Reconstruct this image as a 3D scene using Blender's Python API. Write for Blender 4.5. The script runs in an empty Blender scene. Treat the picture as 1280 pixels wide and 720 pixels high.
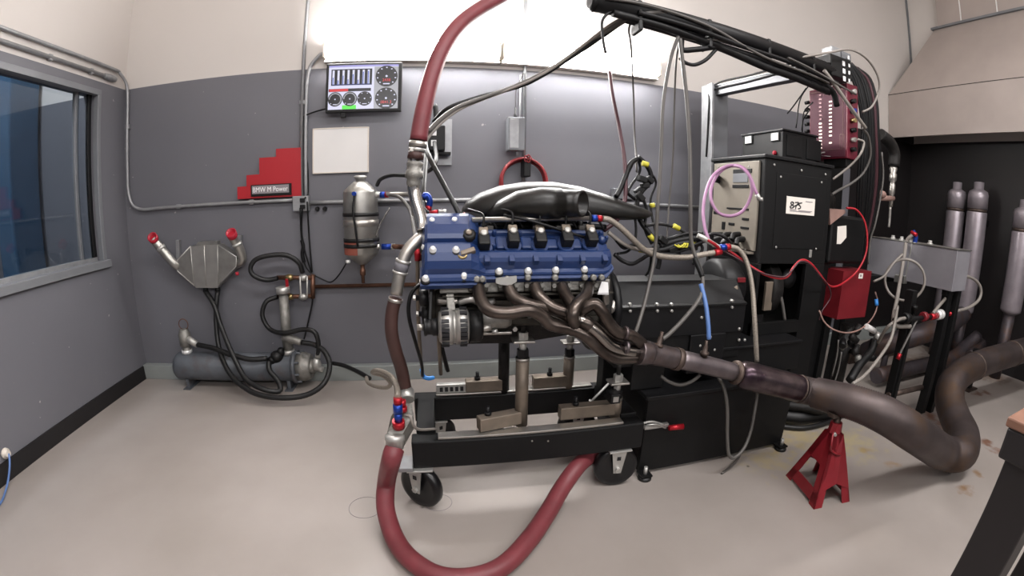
import bpy, bmesh, math, random
from mathutils import Vector, Matrix
random.seed(7)
V = Vector
PI = math.pi
sc = bpy.context.scene
COL = sc.collection

# ------------------------------------------------------------------ camera (wide action-camera lens), world, lights, exposure
CAM = V((0.0, 0.0, 1.3032))
YAW, PIT, ROL = 0.1789, -0.1991, -0.0143
LA, LB = 1.8049, -0.2898            # angle = LA*r + LB*r^3 with r in thousands of pixels

def _m3(rows):
    return Matrix(rows)

_c, _s = math.cos(ROL), math.sin(ROL)
_R = _m3(((_c, 0, _s), (0, 1, 0), (-_s, 0, _c)))
_c, _s = math.cos(PIT), math.sin(PIT)
_P = _m3(((1, 0, 0), (0, _c, -_s), (0, _s, _c)))
_c, _s = math.cos(YAW), math.sin(YAW)
_Y = _m3(((_c, _s, 0), (-_s, _c, 0), (0, 0, 1)))
CM = _Y @ _P @ _R
cd = bpy.data.cameras.new('camera')
cam = bpy.data.objects.new('camera', cd)
COL.objects.link(cam)
r_, f_, u_ = CM.col[0], CM.col[1], CM.col[2]
cam.matrix_world = Matrix(((r_[0], u_[0], -f_[0], CAM.x), (r_[1], u_[1], -f_[1], CAM.y), (r_[2], u_[2], -f_[2], CAM.z), (0, 0, 0, 1)))
cd.type = 'PANO'
cd.panorama_type = 'FISHEYE_LENS_POLYNOMIAL'
cd.sensor_fit = 'HORIZONTAL'
cd.sensor_width = 36.0
cd.sensor_height = 20.25
cd.fisheye_fov = math.radians(175)
K = 1280 / 36.0 / 1000
cd.fisheye_polynomial_k0 = 0.0
cd.fisheye_polynomial_k1 = -LA * K
cd.fisheye_polynomial_k2 = 0.0
cd.fisheye_polynomial_k3 = -LB * K ** 3
cd.fisheye_polynomial_k4 = 0.0
cd.clip_start = 0.02
cd.clip_end = 60
sc.camera = cam

wd = bpy.data.worlds.new('world')
sc.world = wd
wd.use_nodes = True
wd.node_tree.nodes['Background'].inputs[0].default_value = (0.5, 0.5, 0.52, 1)
wd.node_tree.nodes['Background'].inputs[1].default_value = 0.15

WALL_LIGHT = 100.0        # emission of the strip lights on the back wall

def area(name, loc, sx, sy, power, col=(1.0, 0.95, 0.9), rot=(0, 0, 0)):
    ld = bpy.data.lights.new(name, 'AREA')
    ld.shape = 'RECTANGLE'
    ld.size, ld.size_y = sx, sy
    ld.energy = power
    ld.color = col
    o = bpy.data.objects.new(name, ld)
    o.location = loc
    o.rotation_euler = rot
    COL.objects.link(o)
    return o

area('front_wall_light', (1.0, -2.34, 2.9), 5.0, 0.25, 108, (1.0, 0.985, 0.985), (math.radians(90), 0, 0))
area('ceiling_light', (1.5, -0.2, 4.2), 4.4, 0.3, 165, (1.0, 0.985, 0.985))
area('control_room_fill', (-2.95, 1.2, 3.7), 0.4, 2.0, 110, (0.93, 0.97, 1.0))  # unseen lamp added to brighten the room beyond the window

vs = sc.view_settings
vs.view_transform = 'Standard'
vs.look = 'None'
vs.gamma = 1.0
vs.use_curve_mapping = False
vs.exposure = 0.06
try:
    sc.cycles.use_denoising = True
    sc.cycles.max_bounces = 8
    sc.cycles.caustics_reflective = False
    sc.cycles.caustics_refractive = False
except Exception:
    pass

# ------------------------------------------------------------------ helpers
def ray(u, v):
    dx, dy = (u - 640) / 1000, (360 - v) / 1000
    r = math.hypot(dx, dy) or 1e-9
    t = LA * r + LB * r ** 3
    return CM @ V((math.sin(t) * dx / r, math.cos(t), math.sin(t) * dy / r))

def A(u, v, y=None, z=None, x=None):
    """World point seen at picture position (u, v) that lies on the plane y=, z= or x=."""
    d = ray(u, v)
    if y is not None:
        t = y / d.y
    elif z is not None:
        t = (z - CAM.z) / d.z
    else:
        t = x / d.x
    return CAM + d * t

def AP(u, v, p, n):
    d = ray(u, v)
    return CAM + d * ((p - CAM).dot(n) / d.dot(n))

def pth(pts):
    return [A(p[0], p[1], y=p[2]) for p in pts]

def frame(d):
    d = d.normalized()
    a = V((0, 0, 1)) if abs(d.z) < 0.9 else V((1, 0, 0))
    x = a.cross(d).normalized()
    return x, d.cross(x)

class B:
    def __init__(s):
        s.bm = bmesh.new()

    def face(s, vs, smooth=False):
        try:
            f = s.bm.faces.new(vs)
            f.smooth = smooth
            return f
        except ValueError:
            return None

    def rings(s, rings, smooth=True, cap=True, closed=True, loop=False):
        vr = [[s.bm.verts.new(p) for p in r] for r in rings]
        n = len(vr[0])
        m = len(vr)
        for i in range(m if loop else m - 1):
            a, b = vr[i], vr[(i + 1) % m]
            for k in range(n if closed else n - 1):
                s.face((a[k], a[(k + 1) % n], b[(k + 1) % n], b[k]), smooth)
        if cap and not loop and closed:
            s.face(list(reversed(vr[0])))
            s.face(vr[-1])
        return s

    def cyl(s, p0, p1, r0, r1=None, n=16, cap=True, smooth=True):
        p0, p1 = V(p0), V(p1)
        r1 = r0 if r1 is None else r1
        x, y = frame(p1 - p0)
        rg = []
        for p, r in ((p0, r0), (p1, r1)):
            rg.append([p + x * (r * math.cos(2 * PI * k / n)) + y * (r * math.sin(2 * PI * k / n)) for k in range(n)])
        return s.rings(rg, smooth, cap)

    def lathe(s, p0, d, prof, n=24, smooth=True):
        p0, d = V(p0), V(d).normalized()
        x, y = frame(d)
        rg = [[p0 + d * h + x * (r * math.cos(2 * PI * k / n)) + y * (r * math.sin(2 * PI * k / n)) for k in range(n)] for r, h in prof]
        return s.rings(rg, smooth)

    def tube(s, pts, r, n=8, per=5, smooth=True, straight=False):
        pts = [V(p) for p in pts]
        rs = list(r) if isinstance(r, (list, tuple)) else [r] * len(pts)
        if not straight and len(pts) > 2:
            P, Rr = [], []
            q = [pts[0] * 2 - pts[1]] + pts + [pts[-1] * 2 - pts[-2]]
            for i in range(1, len(q) - 2):
                for k in range(per):
                    t = k / per
                    a, b, c, d = q[i - 1], q[i], q[i + 1], q[i + 2]
                    P.append(0.5 * ((2 * b) + (c - a) * t + (2 * a - 5 * b + 4 * c - d) * t * t + (3 * b - a - 3 * c + d) * t ** 3))
                    Rr.append(rs[i - 1] * (1 - t) + rs[i] * t)
            P.append(pts[-1])
            Rr.append(rs[-1])
        else:
            P, Rr = pts, rs
        up = None
        rg = []
        for i, p in enumerate(P):
            d = (P[min(i + 1, len(P) - 1)] - P[max(i - 1, 0)])
            if d.length < 1e-9:
                d = V((0, 0, 1))
            d.normalize()
            if up is None:
                up, _ = frame(d)
            up = (up - d * up.dot(d))
            if up.length < 1e-6:
                up, _ = frame(d)
            up.normalize()
            w = d.cross(up)
            rg.append([p + (up * math.cos(2 * PI * k / n) + w * math.sin(2 * PI * k / n)) * Rr[i] for k in range(n)])
        return s.rings(rg, smooth)

    def box(s, c, sz, rot=None, bev=0.0):
        c, sz = V(c), V(sz)
        M = Matrix.Translation(c)
        if rot is not None:
            M = M @ (rot.to_4x4() if isinstance(rot, Matrix) else Matrix.Rotation(rot, 4, 'Z'))
        t = bmesh.new()
        bmesh.ops.create_cube(t, size=1.0)
        for v in t.verts:
            v.co = V((v.co.x * sz.x, v.co.y * sz.y, v.co.z * sz.z))
        if bev > 0:
            bmesh.ops.bevel(t, geom=list(t.edges), offset=min(bev, 0.45 * min(sz)), segments=2, affect='EDGES', profile=0.5)
        t.transform(M)
        me = bpy.data.meshes.new('tmp')
        t.to_mesh(me)
        t.free()
        s.bm.from_mesh(me)
        bpy.data.meshes.remove(me)
        return s

    def b2(s, lo, hi, bev=0.0):
        lo, hi = V(lo), V(hi)
        return s.box((lo + hi) / 2, [abs(hi[i] - lo[i]) for i in range(3)], None, bev)

    def beam(s, p0, p1, w, h, up=(0, 0, 1), bev=0.0):
        p0, p1 = V(p0), V(p1)
        d = (p1 - p0)
        L = d.length
        d.normalize()
        u = V(up)
        x = d.cross(u).normalized()
        z = x.cross(d)
        R = Matrix((x, d, z)).transposed()
        return s.box((p0 + p1) / 2, (w, L, h), R, bev)

    def prism(s, poly, ext, smooth=False):
        e = V(ext)
        a = [V(p) for p in poly]
        return s.rings([a, [p + e for p in a]], smooth)

    def torus(s, c, ax, R, r, n=24, m=8, a0=0.0, a1=2 * PI):
        c = V(c)
        x, y = frame(V(ax))
        ax = V(ax).normalized()
        full = abs(a1 - a0 - 2 * PI) < 1e-6
        k = n if full else n + 1
        rg = []
        for i in range(k):
            t = a0 + (a1 - a0) * i / n
            d = x * math.cos(t) + y * math.sin(t)
            rg.append([c + d * (R + r * math.cos(2 * PI * j / m)) + ax * (r * math.sin(2 * PI * j / m)) for j in range(m)])
        return s.rings(rg, True, True, True, full)

    def ell(s, c, rad, n=16, m=10):
        c = V(c)
        rg = []
        for i in range(1, m):
            t = PI * i / m
            rg.append([c + V((rad[0] * math.sin(t) * math.cos(2 * PI * k / n), rad[1] * math.sin(t) * math.sin(2 * PI * k / n), -rad[2] * math.cos(t))) for k in range(n)])
        return s.rings(rg, True)

    def hexn(s, p, d, r, h):
        return s.cyl(p, V(p) + V(d).normalized() * h, r, r, 6, True, False)

W = {}

def _finish(b):
    bmesh.ops.recalc_face_normals(b.bm, faces=list(b.bm.faces))

def obj(name, b, m, parent=None, label=None, kind=None):
    _finish(b)
    me = bpy.data.meshes.new(name)
    if parent is not None:
        org = W[parent.name]
    else:
        xs = [v.co for v in b.bm.verts]
        lo = [min(c[i] for c in xs) for i in range(3)]
        hi = [max(c[i] for c in xs) for i in range(3)]
        org = V(((lo[0] + hi[0]) / 2, (lo[1] + hi[1]) / 2, lo[2]))
    for v in b.bm.verts:
        v.co -= org
    b.bm.to_mesh(me)
    b.bm.free()
    o = bpy.data.objects.new(name, me)
    COL.objects.link(o)
    me.materials.append(MT[m] if isinstance(m, str) else m)
    if parent is not None:
        o.parent = parent
        W[o.name] = org.copy()
    else:
        o.location = org
        W[o.name] = org.copy()
    if label:
        o['label'] = label
    if kind:
        o['kind'] = kind
    return o

def tag(o, label, cat, group=None):
    o['label'] = label
    o['category'] = cat
    if group:
        o['group'] = group
    return o

def one(name, b, m, label, cat, group=None):
    return tag(obj(name, b, m), label, cat, group)

def thing(name, label, cat, loc, group=None):
    o = bpy.data.objects.new(name, None)
    o.empty_display_size = 0.05
    COL.objects.link(o)
    o.location = V(loc)
    W[o.name] = V(loc)
    return tag(o, label, cat, group)

def struct(name, b, m, parent=None):
    o = obj(name, b, m, parent)
    if parent is None:
        o['kind'] = 'structure'
    return o

def dup(root, delta, label=None, group=None):
    r = root.copy()
    COL.objects.link(r)
    r.location = root.location + V(delta)
    W[r.name] = W[root.name] + V(delta)
    if label:
        r['label'] = label
    if group:
        r['group'] = group
    for ch in list(root.children):
        c = ch.copy()
        COL.objects.link(c)
        c.parent = r
        for g in list(ch.children):
            d = g.copy()
            COL.objects.link(d)
            d.parent = c
    return r

def text(name, s, p, right, up, h, m, parent, extr=0.0006, w=None):
    cu = bpy.data.curves.new('t', 'FONT')
    cu.body = s
    cu.extrude = extr / h if h else 0
    to = bpy.data.objects.new('t', cu)
    COL.objects.link(to)
    bpy.context.view_layer.update()
    dg = bpy.context.evaluated_depsgraph_get()
    me = bpy.data.meshes.new_from_object(to.evaluated_get(dg))
    bpy.data.objects.remove(to)
    b = B()
    b.bm.from_mesh(me)
    bpy.data.meshes.remove(me)
    xs = [v.co.x for v in b.bm.verts]
    ys = [v.co.y for v in b.bm.verts]
    x0, x1, y0, y1 = min(xs), max(xs), min(ys), max(ys)
    k = h / (y1 - y0)
    kx = (w / (x1 - x0)) if w else k
    right, up = V(right).normalized(), V(up).normalized()
    n = right.cross(up)
    for v in b.bm.verts:
        v.co = V(p) + right * ((v.co.x - (x0 + x1) / 2) * kx) + up * ((v.co.y - (y0 + y1) / 2) * k) + n * (v.co.z * h)
    return obj(name, b, m, parent)

# ------------------------------------------------------------------ materials
MT = {}

def lin(h):
    c = [int(h[i:i + 2], 16) / 255 for i in (0, 2, 4)]
    return [x / 12.92 if x <= 0.04045 else ((x + 0.055) / 1.055) ** 2.4 for x in c]

def mat(name, hexc, rough=0.5, metal=0.0, var=0.12, scale=6.0, bump=0.0, bscale=60.0, alpha=None, spec=0.5, emit=None, estr=0.0, coat=0.0, blot=None, bl=0.55, blsc=5.0):
    m = bpy.data.materials.new(name)
    m.use_nodes = True
    nt = m.node_tree
    p = nt.nodes['Principled BSDF']
    c = lin(hexc)
    p.inputs['Roughness'].default_value = rough
    p.inputs['Metallic'].default_value = metal
    p.inputs['Specular IOR Level'].default_value = spec
    p.inputs['Coat Weight'].default_value = coat
    tc = nt.nodes.new('ShaderNodeTexCoord')
    nz = nt.nodes.new('ShaderNodeTexNoise')
    nz.inputs['Scale'].default_value = scale
    nz.inputs['Detail'].default_value = 5
    nt.links.new(tc.outputs['Object'], nz.inputs['Vector'])
    rp = nt.nodes.new('ShaderNodeValToRGB')
    rp.color_ramp.elements[0].position = 0.3
    rp.color_ramp.elements[1].position = 0.7
    rp.color_ramp.elements[0].color = [x * (1 - var) for x in c] + [1]
    rp.color_ramp.elements[1].color = [min(1, x * (1 + var)) for x in c] + [1]
    nt.links.new(nz.outputs['Fac'], rp.inputs['Fac'])
    nt.links.new(rp.outputs['Color'], p.inputs['Base Color'])
    if blot:
        nb = nt.nodes.new('ShaderNodeTexNoise')
        nb.inputs['Scale'].default_value = blsc
        nb.inputs['Detail'].default_value = 8
        nb.inputs['Roughness'].default_value = 0.65
        nt.links.new(tc.outputs['Object'], nb.inputs['Vector'])
        rb_ = nt.nodes.new('ShaderNodeValToRGB')
        rb_.color_ramp.elements[0].position = bl - 0.08
        rb_.color_ramp.elements[0].color = (0, 0, 0, 1)
        rb_.color_ramp.elements[1].position = bl + 0.14
        rb_.color_ramp.elements[1].color = (1, 1, 1, 1)
        nt.links.new(nb.outputs['Fac'], rb_.inputs['Fac'])
        mxb = nt.nodes.new('ShaderNodeMixRGB')
        nt.links.new(rb_.outputs['Color'], mxb.inputs['Fac'])
        nt.links.new(rp.outputs['Color'], mxb.inputs['Color1'])
        mxb.inputs['Color2'].default_value = lin(blot) + [1]
        nt.links.new(mxb.outputs['Color'], p.inputs['Base Color'])
    if bump > 0:
        n2 = nt.nodes.new('ShaderNodeTexNoise')
        n2.inputs['Scale'].default_value = bscale
        nt.links.new(tc.outputs['Object'], n2.inputs['Vector'])
        bp = nt.nodes.new('ShaderNodeBump')
        bp.inputs['Strength'].default_value = bump
        bp.inputs['Distance'].default_value = 0.01
        nt.links.new(n2.outputs['Fac'], bp.inputs['Height'])
        nt.links.new(bp.outputs['Normal'], p.inputs['Normal'])
    if emit:
        p.inputs['Emission Color'].default_value = lin(emit) + [1]
        p.inputs['Emission Strength'].default_value = estr
    MT[name] = m
    return m

mat('catalyst', '5e5354', 0.28, 0.85, 0.4, 14, blot='3c3038', bl=0.5, blsc=6)
mat('beige_wall', 'd2cac4', 0.7)
mat('grey_wall', '6c6b71', 0.55)
mat('hood_inner_shade', '141112', 0.8)
mat('black_plastic', '0a0a0b', 0.5, spec=0.35)
mat('black_paint', '0a0a0b', 0.55, 0, 0.15, 8, spec=0.32)
mat('black_satin', '0e0e10', 0.48, 0, 0.2, 10, spec=0.35)
mat('black_rubber', '0c0c0d', 0.5, 0, 0.2)
mat('tyre_black', '0d0d0f', 0.35)
mat('steel', 'b0aca6', 0.38, 0.9, 0.15, 14)
mat('zinc', 'bdbcb8', 0.45, 0.75, 0.12, 20)
mat('galv', '9c9d9f', 0.5, 0.6, 0.12, 18)
mat('chrome', 'd8d6d2', 0.16, 1.0, 0.05)
mat('alu', 'a8a6a2', 0.42, 0.8, 0.12, 9)
mat('alu_cast', '8d8b86', 0.55, 0.7, 0.2, 25, 0.25, 120)
mat('alu_brushed', 'a3a19c', 0.36, 0.85, 0.15, 12)
mat('engine_dark', '3a3732', 0.55, 0.6, 0.35, 20, 0.3, 60)
mat('cast_dark', '1f1d1c', 0.6, 0.4, 0.35, 18, 0.3, 60)
mat('header_steel', '564e49', 0.29, 0.85, 0.35, 9, blot='3c3430', bl=0.52, blsc=7)
mat('header_bright', '8c8782', 0.22, 1.0, 0.15, 8)
mat('exhaust_steel', '6a6264', 0.42, 0.8, 0.35, 11, blot='544640', bl=0.58, blsc=9)
mat('exhaust_rust', '524640', 0.55, 0.6, 0.4, 22)
mat('flex_steel', '514847', 0.5, 0.65, 0.25, 7, blot='5c4838', bl=0.58, blsc=4)
mat('bolt_white', 'e8e8e6', 0.35, 0.3, 0.03)
mat('cover_blue', '1a305c', 0.38, 0.0, 0.08, 5, 0.04, 200, coat=0.15)
mat('an_blue', '1f3f98', 0.28, 0.6, 0.08)
mat('an_red', 'a81c28', 0.3, 0.5, 0.08)
mat('hose_red', '723238', 0.5, 0, 0.15, 12)
mat('hose_red_small', '86282c', 0.45, 0, 0.12, 12)
mat('hose_brown', '3f2824', 0.55, 0, 0.2, 12)
mat('sign_red', 'a81c26', 0.5, 0, 0.04, 5)
mat('box_red', '701a22', 0.42, 0, 0.12, 6)
mat('daq_red', '542a38', 0.6, 0.0, 0.08, 5, spec=0.25)
mat('daq_side', '64182a', 0.4, 0.1, 0.1, 5)
mat('stand_red', '861c26', 0.42, 0, 0.15, 8, 0.05, 40)
mat('cap_red', 'a81c30', 0.4, 0, 0.05)
mat('white_print', 'eeeeee', 0.5, 0, 0.02)
mat('white_board', 'e2e0de', 0.35, 0, 0.02)
mat('light_housing', 'd8cfc4', 0.5, 0, 0.03)
mat('copper', '6b4c3d', 0.4, 0.7, 0.25, 15)
mat('brass', '9c8a62', 0.32, 0.9, 0.15, 15)
mat('tank_grey', '5c6066', 0.5, 0.3, 0.25, 7, 0.1, 30, blot='54443c', bl=0.60, blsc=6)
mat('curb_grey', '8f9492', 0.5, 0.1, 0.1, 4)
mat('rubber_base', '131012', 0.6)
mat('tan_steel', '7d7266', 0.5, 0.5, 0.2, 12)
mat('panel_tan', '8a8378', 0.5, 0.3, 0.1, 8)
mat('grey_frame', '76787c', 0.5, 0.3, 0.12, 6)
mat('cable_grey', '55524f', 0.5, 0, 0.1)
mat('cable_lgrey', '86807a', 0.5, 0, 0.1)
mat('hose_braid', '8a8278', 0.5, 0.35, 0.25, 160)
mat('cable_black', '08080a', 0.5, 0, 0.1, spec=0.35)
mat('cable_maroon', '45252c', 0.5, 0, 0.1)
mat('cable_blue', '5878b0', 0.45, 0, 0.08)
mat('cable_red', 'a81c28', 0.45, 0, 0.06)
mat('cable_purple', '9a7092', 0.45, 0, 0.06)
mat('yellow', 'c8c040', 0.5, 0, 0.05)
mat('airbox', '0b0a08', 0.4, 0.0, 0.3, 9, 0.05, 60)
mat('airbox_dark', '080808', 0.7)
mat('sticker', 'e6e0d8', 0.5, 0, 0.02)
mat('ink', '141418', 0.6, 0, 0.02)
mat('ink_pale', '8a8488', 0.6, 0, 0.02)
mat('wood_pink', '93756c', 0.6, 0, 0.15, 14)
mat('hood_steel', 'a89d97', 0.5, 0.1, 0.06, 3)
mat('tank_alu', '98969c', 0.45, 0.35, 0.12, 5)
mat('muffler', '9a9298', 0.36, 0.5, 0.12, 10)
mat('pipe_floor', '4a4448', 0.5, 0.5, 0.25, 8, blot='5a4030', bl=0.56)
mat('table_black', '1a1618', 0.5, 0, 0.1)
mat('table_wood', '7d5a4a', 0.5, 0, 0.15, 14)
mat('column_blue', '3f5d78', 0.25, 0.1, 0.06)
mat('box_grey', '7c7e82', 0.5, 0.2, 0.06)
mat('blue_tape', '3f8fe0', 0.5, 0, 0.03)
mat('strap_red', '8a4a3c', 0.6, 0, 0.1, 20)
mat('led', 'fff2e6', 0.4, 0, 0, emit='ffe6d8', estr=1.1)
mat('tube_glow', 'ffffff', 0.4, 0, 0, emit='fffdfb', estr=WALL_LIGHT)
mat('scr_white', '202020', 0.3, 0, 0, emit='dcdcf4', estr=0.95)
mat('scr_grey', '202020', 0.3, 0, 0, emit='b4b4bc', estr=0.8)
mat('scr_lilac', '202020', 0.3, 0, 0, emit='a9a3e8', estr=0.85)
mat('scr_black', '0c0c10', 0.3, 0, 0, emit='16161c', estr=0.6)
mat('scr_blue', '202020', 0.3, 0, 0, emit='2f55b8', estr=0.9)
mat('scr_navy', '101020', 0.3, 0, 0, emit='1c2a60', estr=0.8)
mat('scr_red', '202020', 0.3, 0, 0, emit='e03038', estr=0.9)
mat('scr_green', '202020', 0.3, 0, 0, emit='5bea4c', estr=0.95)

def two_tone(name, black_from=None):
    m = bpy.data.materials.new(name)
    m.use_nodes = True
    nt = m.node_tree
    L = nt.links
    p = nt.nodes['Principled BSDF']
    p.inputs['Roughness'].default_value = 0.5
    g = nt.nodes.new('ShaderNodeNewGeometry')
    sp = nt.nodes.new('ShaderNodeSeparateXYZ')
    L.new(g.outputs['Position'], sp.inputs[0])
    nz = nt.nodes.new('ShaderNodeTexNoise')
    nz.inputs['Scale'].default_value = 2.2
    nz.inputs['Detail'].default_value = 6
    L.new(g.outputs['Position'], nz.inputs['Vector'])
    def var(hexc, v):
        r = nt.nodes.new('ShaderNodeValToRGB')
        c = lin(hexc)
        r.color_ramp.elements[0].color = [x * (1 - v) for x in c] + [1]
        r.color_ramp.elements[1].color = [min(1, x * (1 + v)) for x in c] + [1]
        L.new(nz.outputs['Fac'], r.inputs['Fac'])
        return r.outputs['Color']
    gt = nt.nodes.new('ShaderNodeMath')
    gt.operation = 'GREATER_THAN'
    gt.inputs[1].default_value = 2.2416
    L.new(sp.outputs['Z'], gt.inputs[0])
    low = var('6a6a70', 0.08)
    # scuffs and chipped paint specks on the grey band
    n2 = nt.nodes.new('ShaderNodeTexNoise')
    n2.inputs['Scale'].default_value = 26
    n2.inputs['Detail'].default_value = 1
    L.new(g.outputs['Position'], n2.inputs['Vector'])
    r2 = nt.nodes.new('ShaderNodeValToRGB')
    r2.color_ramp.elements[0].position = 0.80
    r2.color_ramp.elements[0].color = (0, 0, 0, 1)
    r2.color_ramp.elements[1].position = 0.83
    r2.color_ramp.elements[1].color = (1, 1, 1, 1)
    L.new(n2.outputs['Fac'], r2.inputs['Fac'])
    mx0 = nt.nodes.new('ShaderNodeMixRGB')
    L.new(r2.outputs['Color'], mx0.inputs['Fac'])
    L.new(low, mx0.inputs['Color1'])
    mx0.inputs['Color2'].default_value = lin('a9a4a2') + [1]
    low = mx0.outputs['Color']
    if black_from is not None:
        gx = nt.nodes.new('ShaderNodeMath')
        gx.operation = 'GREATER_THAN'
        gx.inputs[1].default_value = black_from
        L.new(sp.outputs['X'], gx.inputs[0])
        m2 = nt.nodes.new('ShaderNodeMixRGB')
        L.new(gx.outputs[0], m2.inputs['Fac'])
        L.new(low, m2.inputs['Color1'])
        m2.inputs['Color2'].default_value = lin('171314') + [1]
        low = m2.outputs['Color']
    mx = nt.nodes.new('ShaderNodeMixRGB')
    L.new(gt.outputs[0], mx.inputs['Fac'])
    L.new(low, mx.inputs['Color1'])
    L.new(var('cec8c3', 0.03), mx.inputs['Color2'])
    L.new(mx.outputs['Color'], p.inputs['Base Color'])
    MT[name] = m

two_tone('wall_paint')
two_tone('wall_paint_sooty', 4.0)
two_tone('wall_paint_black', -50)

def floor_mat():
    m = bpy.data.materials.new('floor_epoxy')
    m.use_nodes = True
    nt = m.node_tree
    L = nt.links
    p = nt.nodes['Principled BSDF']
    p.inputs['Roughness'].default_value = 0.38
    g = nt.nodes.new('ShaderNodeNewGeometry')
    nz = nt.nodes.new('ShaderNodeTexNoise')
    nz.inputs['Scale'].default_value = 1.6
    nz.inputs['Detail'].default_value = 7
    L.new(g.outputs['Position'], nz.inputs['Vector'])
    r = nt.nodes.new('ShaderNodeValToRGB')
    r.color_ramp.elements[0].position = 0.35
    r.color_ramp.elements[1].position = 0.7
    r.color_ramp.elements[0].color = lin('958d87') + [1]
    r.color_ramp.elements[1].color = lin('a29a95') + [1]
    L.new(nz.outputs['Fac'], r.inputs['Fac'])
    col = r.outputs['Color']
    n3 = nt.nodes.new('ShaderNodeTexNoise')
    n3.inputs['Scale'].default_value = 14
    n3.inputs['Detail'].default_value = 6
    L.new(g.outputs['Position'], n3.inputs['Vector'])
    # rust and oil stains: (x, y, radius, colour, strength)
    stains = []
    for u, v, rad, hx, st in ((1080, 562, .07, '8a6a40', .7), (1108, 579, .06, '94744a', .6), (1121, 580, .04, '94744a', .6), (1207, 612, .08, '80603c', .8), (1223, 592, .05, '80603c', .8),
                              (1232, 553, .09, '70452c', .85), (1243, 562, .08, '70452c', .85), (1165, 520, .16, '7c5440', .9), (1182, 532, .14, '7c5440', .9), (1222, 492, .09, '6a4430', .85), (1232, 491, .08, '6a4430', .85),
                              (1000, 545, .34, 'b4a064', .5), (1060, 552, .30, 'b4a46c', .45), (960, 575, .22, 'b09c60', .4), (1240, 470, .30, '6e5440', .75), (1150, 455, .5, '6e5440', .7), (1180, 440, .5, '5e4638', .8),
                              (1010, 612, .012, '55483c', .8), (935, 583, .015, '40382f', .9), (528, 634, .02, '2c2724', .9), (260, 505, .25, '989086', .35), (250, 492, .012, '3a3028', .9)):
        q = A(u, v, z=0)
        stains.append((q.x, q.y, rad, hx, st))
    for x, y, rad, hx, st in stains:
        vm = nt.nodes.new('ShaderNodeVectorMath')
        vm.operation = 'DISTANCE'
        vm.inputs[1].default_value = (x, y, 0)
        L.new(g.outputs['Position'], vm.inputs[0])
        ad = nt.nodes.new('ShaderNodeMath')
        ad.operation = 'MULTIPLY_ADD'
        ad.inputs[1].default_value = 1 / rad
        L.new(vm.outputs['Value'], ad.inputs[0])
        ml = nt.nodes.new('ShaderNodeMath')
        ml.operation = 'MULTIPLY'
        ml.inputs[1].default_value = 2.6
        L.new(n3.outputs['Fac'], ml.inputs[0])
        L.new(ml.outputs[0], ad.inputs[2])
        mr = nt.nodes.new('ShaderNodeMapRange')
        mr.inputs['From Min'].default_value = 1.35
        mr.inputs['From Max'].default_value = 2.1
        mr.inputs['To Min'].default_value = st
        mr.inputs['To Max'].default_value = 0
        L.new(ad.outputs[0], mr.inputs['Value'])
        mx = nt.nodes.new('ShaderNodeMixRGB')
        L.new(mr.outputs[0], mx.inputs['Fac'])
        L.new(col, mx.inputs['Color1'])
        mx.inputs['Color2'].default_value = lin(hx) + [1]
        col = mx.outputs['Color']
    L.new(col, p.inputs['Base Color'])
    MT['floor_epoxy'] = m

floor_mat()

def glass(name):
    m = bpy.data.materials.new(name)
    m.use_nodes = True
    nt = m.node_tree
    nt.nodes.remove(nt.nodes['Principled BSDF'])
    out = nt.nodes['Material Output']
    tr = nt.nodes.new('ShaderNodeBsdfTransparent')
    tr.inputs[0].default_value = (0.72, 0.76, 0.8, 1)
    gl = nt.nodes.new('ShaderNodeBsdfGlossy')
    gl.inputs['Roughness'].default_value = 0.04
    lw = nt.nodes.new('ShaderNodeLayerWeight')
    pw = nt.nodes.new('ShaderNodeMath')
    pw.operation = 'POWER'
    pw.inputs[1].default_value = 5.0
    nt.links.new(lw.outputs['Facing'], pw.inputs[0])
    fr = nt.nodes.new('ShaderNodeMath')
    fr.operation = 'MULTIPLY_ADD'
    fr.inputs[1].default_value = 0.9
    fr.inputs[2].default_value = 0.06
    nt.links.new(pw.outputs[0], fr.inputs[0])
    mx = nt.nodes.new('ShaderNodeMixShader')
    nt.links.new(fr.outputs[0], mx.inputs[0])
    nt.links.new(tr.outputs[0], mx.inputs[1])
    nt.links.new(gl.outputs[0], mx.inputs[2])
    nt.links.new(mx.outputs[0], out.inputs['Surface'])
    MT[name] = m

glass('window_glass')
X, Y, Z = V((1, 0, 0)), V((0, 1, 0)), V((0, 0, 1))
# ------------------------------------------------------------------ the room
XL, YB, XR, YF, ZC = -2.404, 3.13, 5.2, -2.4, 4.3
struct('floor', B().b2((XL - 3.2, YF, -0.1), (XR + 0.15, YB + 0.15, 0)), 'floor_epoxy')
struct('ceiling', B().b2((XL - 3.2, YF, ZC), (XR + 0.15, YB + 0.15, ZC + 0.1)), 'beige_wall')
struct('wall_back', B().b2((XL - 3.2, YB, 0), (XR + 0.15, YB + 0.15, ZC)), 'wall_paint_sooty')
struct('wall_front', B().b2((XL - 3.2, YF - 0.15, 0), (XR + 0.15, YF, ZC)), 'wall_paint')
struct('wall_right', B().b2((XR, YF, 0), (XR + 0.15, YB, ZC)), 'wall_paint_black')
WY0, WY1, WZ0, WZ1, WT = 0.35, 2.80, 0.985, 2.15, 0.13
b = B()
b.b2((XL - WT, YF, 0), (XL, YB, WZ0))
b.b2((XL - WT, YF, WZ1), (XL, YB, ZC))
b.b2((XL - WT, WY1, WZ0), (XL, YB, WZ1))
b.b2((XL - WT, YF, WZ0), (XL, WY0, WZ1))
struct('wall_left', b, 'wall_paint')
struct('wall_beyond', B().b2((XL - 3.2, YF, 0), (XL - 3.05, YB, ZC)), 'wall_paint')
struct('baseboard_left', B().b2((XL, YF, 0), (XL + 0.012, YB - 0.062, 0.108)), 'rubber_base')
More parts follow.
